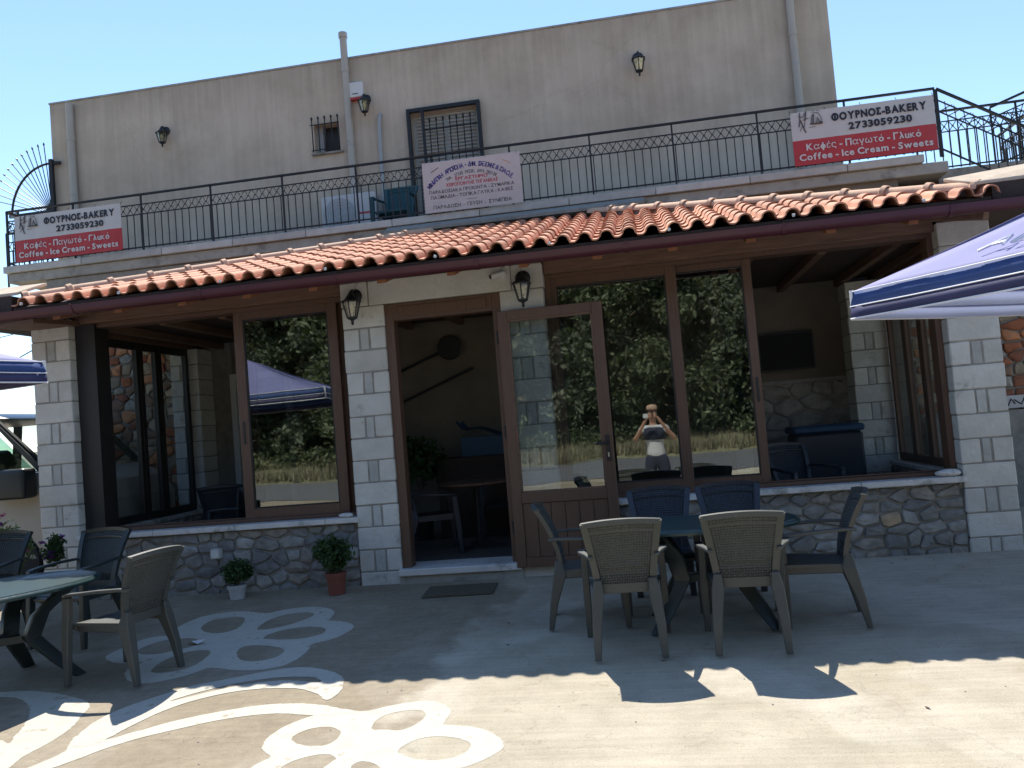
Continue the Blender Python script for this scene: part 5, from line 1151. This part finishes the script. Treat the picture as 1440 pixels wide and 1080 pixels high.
chair(-3.32, 3.85, 178, 'teal plastic armchair on the balcony left of the cream sign board', 'teal', 4.30)
# ================================================================== PLANTS
rr = random.Random(12)
def pot(par, r0, r1, h, m):
    MB().lathe([(r0, 0), (r1, h), (r1 * 1.06, h), (r1 * 1.06, h - .025), (r1 * 1.01, h - .03)][:3] + [(r1 * .9, h), (r1 * .88, h - .02), (.001, h - .02)], n=24).build('pot', M[m], par, smooth='x')
    MB().lathe([(r1 * .98, h - .03), (r1 * 1.07, h - .03), (r1 * 1.08, h + .004), (r1 * .98, h + .004)], n=24).build('pot_rim', M[m], par, smooth='x')
    MB().lathe([(.001, h - .016), (r1 * .9, h - .016)], n=16).build('soil', M['vandark'], par)
def bush(par, c, rad, n, size, m, squash, seed, stems=9):
    r2 = random.Random(seed); b = MB()
    for i in range(14):
        dv = Vector((r2.gauss(0, 1), r2.gauss(0, 1), r2.gauss(0, .8))).normalized() * rad * .55; leaf_cloud(b, Vector(c) + Vector((dv.x * squash[0], dv.y * squash[1], dv.z * squash[2])), rad * .5, n // 14, size, r2, squash, .3)
    o = b.build('foliage', M[m], par); s = MB()
    for i in range(stems): a_ = r2.uniform(0, 6.28); s.tube([(0, 0, c[2] - rad * 1.0), (math.cos(a_) * rad * .4, math.sin(a_) * rad * .4, c[2] + r2.uniform(-.2, .3) * rad)], .004, 4)
    s.build('stem', M['bark'], par); return o
t = thing('potted_plant', 'round basil bush in a small white pot against the rubble wall', 'potted plant', (-4.03, -.24, gz(-.24))); pot(t, .07, .085, .13, 'potwhite'); bush(t, (0, 0, .26), .165, 2200, .019, 'leaf', (1, .9, .85), 1)
t = thing('potted_plant', 'leafy bush in a terracotta pot left of the entrance pillar', 'potted plant', (-3.02, -.26, gz(-.26))); pot(t, .075, .095, .20, 'terracotta'); bush(t, (0, 0, .37), .20, 2000, .026, 'leaf', (1.05, .9, .95), 2)
def flowering(loc, label, rad, h, cols, seed, leafm='leaf2', n=1500, potm=None):
    t = thing('flowering_shrub', label, 'flowering shrub', loc); bush(t, (0, 0, h), rad, n, .026, leafm, (1, .8, 1.15), seed, 14); r2 = random.Random(seed); k = 0
    for cm, cnt in cols:
        for i in range(cnt):
            d = Vector((r2.gauss(0, 1), -abs(r2.gauss(0, 1)), r2.gauss(0, .9) + .2)).normalized() * rad * r2.uniform(.85, 1.12); b = MB(); c = Vector((d.x, d.y * .8, h + d.z * 1.15))
            leaf_cloud(b, c, .032, 22, .016, r2, (1, 1, .6), .4); b.build('flower', M[cm], t)
    return t
flowering((-6.14, -.66, gz(-.6)), 'lantana bush with pink, purple and cream flowers beside the left pillar', .27, .68, (('pink', 16), ('cream', 18), ('purple', 9), ('yellow', 8)), 5)
flowering((-5.90, -.30, gz(-.3)), 'darker bush with purple flower heads in front of the left pillar base', .15, .58, (('purple', 5),), 6, 'leaf', 700)
flowering((-6.62, 1.75, .09), 'rose bush with yellow-green leaves seen through the veranda side glass', .24, .80, (('yellow', 7), ('red', 4), ('cream', 4)), 7, 'leaf2', 900)

# ================================================================== UMBRELLAS
def umbrella(corner, e1, e2, side, z, rise, label, drop=.17, printed=False):
    """corner = lower corner point (x,y); e1,e2 unit edge directions"""
    c0 = Vector((corner[0], corner[1], z)); e1 = Vector((*e1, 0)).normalized(); e2 = Vector((*e2, 0)).normalized(); cs = [c0, c0 + e1 * side, c0 + e1 * side + e2 * side, c0 + e2 * side]; mid = (cs[0] + cs[2]) / 2
    base = Vector((mid.x, mid.y, gz(mid.y))); t = thing('parasol', label, 'parasol', base); O = base
    pk = Vector((mid.x, mid.y, z + rise)) - O; cs = [c - O for c in cs]; n = 12; cap_ = MB(); val = MB(); pip = MB(); low = MB(); pale = MB()
    cen = Vector((mid.x, mid.y, z)) - O
    for k in range(4):
        a_, b_ = cs[k], cs[(k + 1) % 4]; g = []
        for j in range(n + 1):       # j: edge -> peak
            s = j / n; row = []
            for i in range(n + 1):
                u = i / n; e = a_.lerp(b_, u); sag = .05 * math.sin(math.pi * u) * (1 - s); p = e.lerp(pk, s)
                p = p + (pk - cen).normalized() * (-.09 * math.sin(math.pi * s) * .6 + .03 * math.sin(math.pi * s) - .07 * math.sin(math.pi * u) * math.sin(math.pi * s) * .6 - .010 * math.sin(9 * u + 3 * s) * math.sin(math.pi * s)); p.z += -0.02 * math.sin(math.pi * u) * (1 - s); row.append(p)
            g.append(row)
        cap_.add([p for r0 in g for p in r0], [(j * (n + 1) + i, j * (n + 1) + i + 1, (j + 1) * (n + 1) + i + 1, (j + 1) * (n + 1) + i) for j in range(n) for i in range(n)])
        outn = ((a_ + b_) / 2 - cen).normalized(); top = [p for p in g[0]]; ns = 24
        edge = []
        for i in range(ns + 1):
            u = i / ns; p = a_.lerp(b_, u); p.z += -.02 * math.sin(math.pi * u); edge.append(p)
        bot = [p + Vector((0, 0, -drop)) + outn * (.004 * math.sin(i * 1.1) + .022) for i, p in enumerate(edge)]; midv = [p + Vector((0, 0, -drop * .55)) + outn * (.018 + .0025 * math.sin(i * 1.1)) for i, p in enumerate(edge)]
        q = len(edge); (pale if k == 3 and printed else val).add(edge + midv, [(i, i + 1, q + i + 1, q + i) for i in range(q - 1)]); (pale if k == 3 and printed else low).add(midv + bot, [(i, i + 1, q + i + 1, q + i) for i in range(q - 1)])  # far edge seen from inside: backlight painted in as a paler cloth
        pip.tube([p + Vector((0, 0, -.0)) + outn * .006 for p in edge], .004, 5); pip.tube([p + outn * .003 for p in bot], .0055, 5); pip.tube([p + outn * .004 for p in midv], .004, 5)
    o = cap_.build('canopy', M['fabric'], t, smooth='x'); md = o.modifiers.new('s', 'SOLIDIFY'); md.thickness = .003
    o = val.build('valance', M['valance'], t, smooth='x'); md = o.modifiers.new('s', 'SOLIDIFY'); md.thickness = .003
    for mb_, nm_, mm_ in ((low, 'valance_hem', 'navyfabric'), (pale, 'backlit_valance', 'backlitfabric')):
        if mb_.v: o = mb_.build(nm_, M[mm_], t, smooth='x'); md = o.modifiers.new('s', 'SOLIDIFY'); md.thickness = .003
    if printed:
        pr_ = MB(); a_, b_ = cs[0], cs[1]; nn = (b_ - a_).cross(pk - a_).normalized(); nn = nn if nn.z > 0 else -nn
        def on(u, s): return a_.lerp(b_, u).lerp(pk, s) + nn * .004
        for seg in ([(.26, .10), (.29, .18), (.32, .10)], [(.275, .13), (.31, .13)], [(.34, .18), (.34, .10), (.39, .10)], [(.41, .10), (.41, .18), (.46, .17), (.45, .13), (.41, .13)], [(.48, .10), (.51, .18), (.54, .10)]): pr_.tube([on(*p) for p in seg], .008, 4)
        pr_.build('print', M['piping'], t)
    pip.build('piping', M['piping'], t)
    MB().tube([(0, 0, .02), (0, 0, pk.z - .02)], .022, 12).build('pole', M['metal'], t, smooth='x')
    MB().box(-.28, .28, -.28, .28, .0, .06).build('base', M['concrete'], t, bevel=.02); MB().lathe([(.001, pk.z - .01), (.03, pk.z), (.02, pk.z + .06), (.001, pk.z + .08)], n=12).build('finial', M['piping'], t, smooth='x')
    hub = Vector((0, 0, pk.z - .55))
    for c in cs:
        MB().tube([pk + Vector((0, 0, -.05)), c + Vector((0, 0, -.03))], .009, 6).build('rib', M['metal'], t); MB().tube([hub, (pk + Vector((0, 0, -.05))).lerp(c + Vector((0, 0, -.03)), .5)], .007, 5).build('strut', M['metal'], t)
    for c in cs: MB().tube([c + Vector((0, 0, .01)), c + Vector((0, 0, -drop))], .014, 6).build('corner_pocket', M['piping'], t)
    MB().lathe([(.02, hub.z - .05), (.045, hub.z - .04), (.045, hub.z + .04), (.02, hub.z + .05)], n=12).build('hub', M['piping'], t)
    return t, cs, pk, cen
tR, cs, pk, cen = umbrella((1.33, -2.40), (.47, -.88), (.88, .47), 2.9, 2.17, .72, 'blue square parasol with navy white-edged valance reaching in from the right', printed=True)
umbrella((-4.22, -2.50), (-.985, .17), (-.17, -.985), 2.9, 2.24, .62, 'blue square parasol whose corner shows at the left edge in front of the pillar', .15)

# ================================================================== VAN
van = thing('parked_van', 'beige van with black trim parked behind the left pillar', 'van', (-9.08, 1.75, gz(1)), R(0))
def vy(s): return s
prof = [(-2.3, .45), (-2.3, 1.35), (-2.22, 2.02), (-2.0, 2.10), (1.35, 2.08), (1.62, 2.0), (2.26, 1.38), (2.58, 1.18), (2.72, .95), (2.72, .45), (2.3, .38), (-1.9, .38)]
b = MB(); hw = .95
def ringp(y, ins): return [(x, y, z + 0) for x, z in ((a if z < 1.35 else a * (1 - ins * .02), z - (ins * .03 if z > 1.9 else 0)) for a, z in prof)]
lowp = [(-2.3, .45), (-2.3, 1.34), (2.24, 1.34), (2.26, 1.36), (2.58, 1.18), (2.72, .95), (2.72, .45), (2.3, .38), (-1.9, .38)]
b.loft([[(x, y, z) for x, z in lowp] for y in (-hw, hw)]); body = b.build('body', M['vanbody'], van, bevel=.03, seg=2, smooth='x')
MB().loft([[(x, y, z) for x, z in ((-2.22, 2.0), (-2.1, 2.10), (1.35, 2.08), (1.62, 2.0), (1.5, 1.975), (-2.1, 1.975))] for y in (-hw + .04, hw - .04)]).build('roof', M['vanbody'], van, bevel=.015, seg=2, smooth='x')
for y in (-hw + .03, hw - .07): MB().bar((1.60, y + .02, 1.99), (2.26, y + .02, 1.36), .05, .07, side=(0, 1, 0)).build('windscreen_pillar', M['vandark'], van)
for x in (-2.27, -.95, .40):
    for y in (-hw + .03, hw - .07): MB().bar((x, y + .02, 1.34), (x + .06, y + .02, 1.99), .05, .10, side=(0, 1, 0)).build('roof_post', M['vandark'], van)
MB().box(-2.2, 1.2, -hw + .1, hw - .1, 1.30, 1.352).build('cabin_shelf', M['vandark'], van)
for y in (-.45, .45): MB().loft([[(.55, y - .24, 1.3), (.72, y - .24, 1.3), (.72, y + .24, 1.3), (.55, y + .24, 1.3)], [(.42, y - .2, 1.66), (.54, y - .2, 1.66), (.54, y + .2, 1.66), (.42, y + .2, 1.66)]]).build('seat_back', M['vandark'], van, bevel=.03)
ys = -hw - .004
def panel(pts, y, th, name, m, par=van): return MB().loft([[(x, y, z) for x, z in pts], [(x, y - th, z) for x, z in pts]]).build(name, m, par)
panel([(1.60, 1.985), (1.66, 1.97), (2.28, 1.36), (2.20, 1.34)], ys, .012, 'pillar_trim', M['vandark'])
panel([(.45, 1.37), (.55, 1.93), (1.38, 1.94), (1.28, 1.37)], ys, .006, 'side_window', M['carglass']); panel([(1.47, 1.37), (1.56, 1.92), (1.60, 1.90), (2.13, 1.38)], ys, .006, 'quarter_window', M['carglass'])
panel([(1.30, 1.34), (1.42, 1.95), (1.52, 1.95), (1.44, 1.34)], ys - .002, .014, 'window_pillar', M['vandark']); panel([(.2, 1.22), (.2, 1.36), (1.9, 1.36), (1.7, 1.20)], ys, .012, 'door_trim', M['vandark'])
panel([(.3, 1.205), (.3, 1.215), (1.62, 1.205), (1.62, 1.195)], ys - .014, .006, 'chrome_strip', M['metal'])
MB().box(1.62, 2.2, ys - .26, ys - .03, 1.06, 1.40).build('wing_mirror', M['vandark'], van, bevel=.05, seg=3, smooth='x')
for x in (-.4, -1.9): panel([(x - .3 if x < -1 else x - .45, 1.36), (x - .25 if x < -1 else x - .4, 1.97), (x + .75, 1.97), (x + .7, 1.36)], ys, .006, 'side_window', M['carglass'])
MB().hexa([(1.66, -.8, 1.985), (2.27, -.85, 1.395), (2.27, .85, 1.395), (1.66, .8, 1.985), (1.68, -.8, 2.0), (2.29, -.85, 1.41), (2.29, .85, 1.41), (1.68, .8, 2.0)]).build('windscreen', M['glassclear'], van)
panel([(.15, .45), (.15, 1.34), (.163, 1.34), (.163, .45)], ys, .003, 'door_gap', M['vandark']); MB().box(.25, .45, ys - .03, ys, 1.02, 1.06).build('door_handle', M['vandark'], van, bevel=.008)
MB().box(2.66, 2.80, -.93, .93, .38, .62).build('bumper', M['vandark'], van, bevel=.03)
for y in (-.7, .7): MB().box(2.66, 2.735, y - .14, y + .14, .74, .92).build('headlight', M['glassclear'], van, bevel=.02)
for x in (1.85, -1.45):
    for y in (-.88, .88):
        w_ = MB().lathe([(.2, -.1), (.31, -.1), (.33, -.07), (.33, .07), (.31, .1), (.2, .1)], n=28).build('wheel', M['rubber'], van, smooth='x', mx=Matrix.Translation((x, y, .33)) @ Matrix.Rotation(R(90), 4, 'X'))
        MB().lathe([(.001, -.08), (.12, -.07), (.19, -.095), (.2, -.095), (.2, .095), (.001, .08)], n=20).build('rim', M['metal'], w_, smooth='x', mx=Matrix.Translation((x, y, .33)) @ Matrix.Rotation(R(90), 4, 'X'))

# ================================================================== INTERIOR
def inchair(x, y, rz, label, m='navy'): return chair(x, y, rz, label, m, .2)
inchair(-4.62, 1.15, 60, 'dark armchair inside the veranda behind the left open window', 'navy'); inchair(-4.0, .85, -30, 'dark armchair inside the veranda behind the left sliding sash', 'navy')
inchair(-5.15, 1.75, 20, 'dark armchair inside the veranda near the side glazing', 'navy'); inchair(1.50, .95, 205, 'dark armchair inside the veranda below the television', 'navy')
t = thing('round_table', 'round wooden cafe table inside behind the open doorway', 'table', (-1.95, 1.35, .2)); MB().lathe([(.001, .70), (.38, .70), (.40, .715), (.40, .73), (.38, .74), (.001, .74)], n=28).build('tabletop', M['wood'], t, smooth='x'); MB().tube([(0, 0, .03), (0, 0, .70)], .03, 10).build('column', M['iron'], t)
for k in range(3): MB().bar((0, 0, .05), (.3 * math.cos(k * 2.1), .3 * math.sin(k * 2.1), .015), .04, .03).build('foot', M['iron'], t)
for k, (x, y, a_) in enumerate(((-2.42, 1.15, -70), (-1.62, 1.9, 150))): inchair(x, y, a_, ('dark armchair left of the round table inside the doorway', 'dark armchair beyond the round table inside the doorway')[k], 'navy')
t = thing('counter', 'dark covered counter at the back of the doorway', 'counter', (-2.0, 2.55, .2)); MB().box(-.62, .75, -.25, .35, 0, .98).build('cabinet', M['darkwood'], t, bevel=.01)
b = MB(); n = 12
for i in range(n + 1):
    for j in range(5): x = -.35 + .95 * i / n; b.v.append((x, -.22 + .11 * j, 1.30 - .10 * (i / n) + .10 * math.sin(i * .55) * .5 + (.12 if i == 0 else 0) + .02 * math.sin(j * 2)))
for i in range(n):
    for j in range(4): b.f.append((i * 5 + j, i * 5 + j + 1, (i + 1) * 5 + j + 1, (i + 1) * 5 + j)); b.mi.append(0)
b.box(-.30, .55, -.2, .22, .985, 1.22); b.build('cloth_cover', M['bluecover'], t)
t = thing('indoor_plant', 'dark leafy plant on the floor left of the counter inside', 'plant', (-2.85, 2.35, .2)); pot(t, .1, .13, .25, 'vandark'); bush(t, (0, 0, .95), .38, 700, .06, 'leaf', (1, 1, 1.1), 11)
t = thing('indoor_plant', 'dark leafy plant on the floor right of the counter inside', 'plant', (-1.0, 2.2, .2)); pot(t, .1, .13, .25, 'vandark'); bush(t, (0, 0, 1.0), .40, 700, .06, 'leaf', (1, 1, 1.2), 12)
# bread peels hung on the back wall
def peel(p, q, disc, label):
    t = thing('bread_peel', label, 'bread peel', p); q = Vector(q) - Vector(p); MB().tube([(0, 0, 0), q], .018, 8).build('handle', M['vandark'], t)
    if disc: MB().lathe([(.001, -.012), (.15, -.012), (.165, 0), (.15, .012), (.001, .012)], q + q.normalized() * .13, 28).build('blade', M['vandark'], t, mx=Matrix.Translation(q + q.normalized() * .13) @ Matrix.Rotation(R(90), 4, 'X') @ Matrix.Translation(-(q + q.normalized() * .13)))
    return t
peel((-3.45, 2.99, 2.26), (-2.62, 2.99, 2.57), True, 'round-bladed bread peel hung aslant on the wall inside the doorway')
peel((-3.45, 2.99, 1.85), (-2.20, 2.99, 2.32), False, 'plain pole hung aslant below the round bread peel')
t = thing('television', 'black television on the back wall of the veranda', 'television', (1.76, 2.93, 1.92)); MB().box(-.33, .33, -.03, .0, 0, .47).build('casing', M['vandark'], t, bevel=.008); MB().box(-.315, .315, -.034, -.0305, .015, .455).build('screen', M['tv'], t); MB().box(-.08, .08, 0, .09, .15, .32).build('bracket', M['iron'], t)
t = thing('drinks_cooler', 'dark cooler draped with a blue cover beside the back pillar', 'cooler', (2.02, 2.3, .2)); MB().box(-.40, .33, -.3, .3, 0, .95).build('cabinet', M['navy'], t, bevel=.03); MB().box(-.42, .35, -.32, .32, .953, 1.03).build('lid', M['bluecover'], t, bevel=.02)
t = thing('round_table', 'dark table inside the veranda by the right open window', 'table', (1.0, 1.6, .2)); MB().lathe([(.001, .70), (.38, .70), (.40, .715), (.40, .73), (.001, .74)], n=28).build('tabletop', M['navy'], t); MB().tube([(0, 0, .03), (0, 0, .70)], .03, 10).build('column', M['iron'], t)

# ================================================================== PERSON TAKING THE PHOTOGRAPH (seen only in the glass)
def skinmesh(name, joints, edges, m, par, sub=2, root=0):
    me = bpy.data.meshes.new(name); me.from_pydata([j[0] for j in joints], edges, []); o = bpy.data.objects.new(name, me); link(o, par); me.materials.append(m)
    md = o.modifiers.new('skin', 'SKIN'); md.use_smooth_shade = True
    for i, j in enumerate(joints): me.skin_vertices[0].data[i].radius = (j[1], j[2] if len(j) > 2 else j[1]); me.skin_vertices[0].data[i].use_root = (i == root)
    o.modifiers.new('sub', 'SUBSURF').levels = sub; o.modifiers['sub'].render_levels = sub; return o
P = thing('person', 'person in a white top and dark shorts photographing the bakery, mirrored in the glass', 'person', (.10, -8.42, gz(-8.42)))
H = 1.735
J = [((0, 0, .98), .15, .11), ((0, 0, 1.15), .13, .095), ((0, 0, 1.34), .165, .10), ((0, 0, 1.47), .09, .07), ((0, .01, 1.54), .055), ((0, .03, 1.60), .07, .085), ((0, .035, 1.68), .085, .10), ((0, .02, 1.78), .065, .08),
     ((-.19, 0, 1.42), .055), ((-.33, .10, 1.25), .042), ((-.36, .14, 1.2), .04), ((-.14, .30, 1.56), .03), ((-.08, .335, 1.64), .026),
     ((.19, 0, 1.42), .055), ((.33, .10, 1.25), .042), ((.36, .14, 1.2), .04), ((.12, .30, 1.56), .03), ((.07, .335, 1.64), .026),
     ((-.10, 0, .86), .095), ((-.11, .02, .50), .06), ((-.11, .0, .30), .055), ((-.115, -.02, .09), .038), ((-.12, .06, .035), .04, .03), ((-.125, .15, .025), .035, .022),
     ((.10, 0, .86), .095), ((.11, .02, .50), .06), ((.11, .0, .30), .055), ((.115, -.02, .09), .038), ((.12, .06, .035), .04, .03), ((.125, .15, .025), .035, .022)]
Ed = [(0, 1), (1, 2), (2, 3), (3, 4), (4, 5), (5, 6), (6, 7), (2, 8), (8, 9), (9, 10), (10, 11), (11, 12), (2, 13), (13, 14), (14, 15), (15, 16), (16, 17), (0, 18), (18, 19), (19, 20), (20, 21), (21, 22), (22, 23), (0, 24), (24, 25), (25, 26), (26, 27), (27, 28), (28, 29)]
skinmesh('body', J, Ed, M['skin'], P)
skinmesh('shirt', [((0, 0, .84), .19, .15), ((0, 0, 1.16), .155, .12), ((0, 0, 1.34), .19, .125), ((0, 0, 1.47), .11, .085), ((-.20, 0, 1.42), .078), ((-.27, .05, 1.34), .068), ((.20, 0, 1.42), .078), ((.27, .05, 1.34), .068)], [(0, 1), (1, 2), (2, 3), (2, 4), (4, 5), (2, 6), (6, 7)], M['cotton'], P)
MB().lathe([(.175, 1.20), (.19, 1.21), (.205, 1.32), (.20, 1.42), (.15, 1.44)], n=24).build('chest_shadow', M['darkcotton'], P, smooth='all', mx=Matrix.Diagonal((1.03, .78, 1, 1)))  # dark band paints the shadow across the upper chest of the white shirt
skinmesh('shorts', [((0, 0, 1.02), .165, .13), ((0, 0, .92), .18, .145), ((-.11, .0, .78), .12), ((-.115, .01, .55), .105), ((.11, .0, .78), .12), ((.115, .01, .55), .105)], [(0, 1), (1, 2), (2, 3), (1, 4), (4, 5)], M['darkcotton'], P)
skinmesh('hair', [((0, -.02, 1.80), .10, .11), ((0, -.05, 1.70), .10, .10), ((0, -.07, 1.56), .07)], [(0, 1), (1, 2)], M['hair'], P)
MB().lathe([(.098, 1.755), (.10, 1.80), (.08, 1.845), (.001, 1.862)], (0, .01, 0), 20).build('cap', M['tan'], P, smooth='all'); MB().box(-.07, .07, .10, .20, 1.765, 1.775).build('cap_peak', M['tan'], P, bevel=.004)
for sg in (-1, 1):
    MB().lathe([(.001, -.012), (.012, 0), (.001, .012)], (sg * .033, .128, 1.70), 10).build('eye', M['cotton'], P)
    for k in range(4): MB().tube([(sg * .075, .345, 1.62 + k * .02), (sg * .06, .375, 1.625 + k * .02), (sg * .02, .39, 1.635 + k * .02)], [.010, .0095, .008], 6).build('finger', M['skin'], P, smooth='all')
    MB().tube([(sg * .075, .33, 1.62), (sg * .055, .345, 1.60), (sg * .03, .362, 1.615)], [.012, .011, .009], 6).build('thumb', M['skin'], P, smooth='all')
MB().tube([(0, .125, 1.70), (0, .15, 1.672), (0, .135, 1.665)], [.008, .014, .009], 6).build('nose', M['skin'], P, smooth='all'); MB().box(-.025, .025, .118, .126, 1.63, 1.638).build('mouth', M['terracotta'], P)
for o in list(P.children): pass
ph = thing('phone', 'white phone held up in both hands by the person mirrored in the glass', 'phone', (.0, -8.045, 1.5)); MB().box(-.075, .075, -.01, .0, -.04, .04).build('casing', M['cotton'], ph, bevel=.003)
MB().box(-.068, .068, -.0135, -.0105, -.034, .034).build('screen', M['tv'], ph)
# person is shorter than the frame above suggests: bring the eyes and hands to the camera height
s_ = (1.5 - P.location.z) / 1.655
P.scale = (s_, s_, s_)
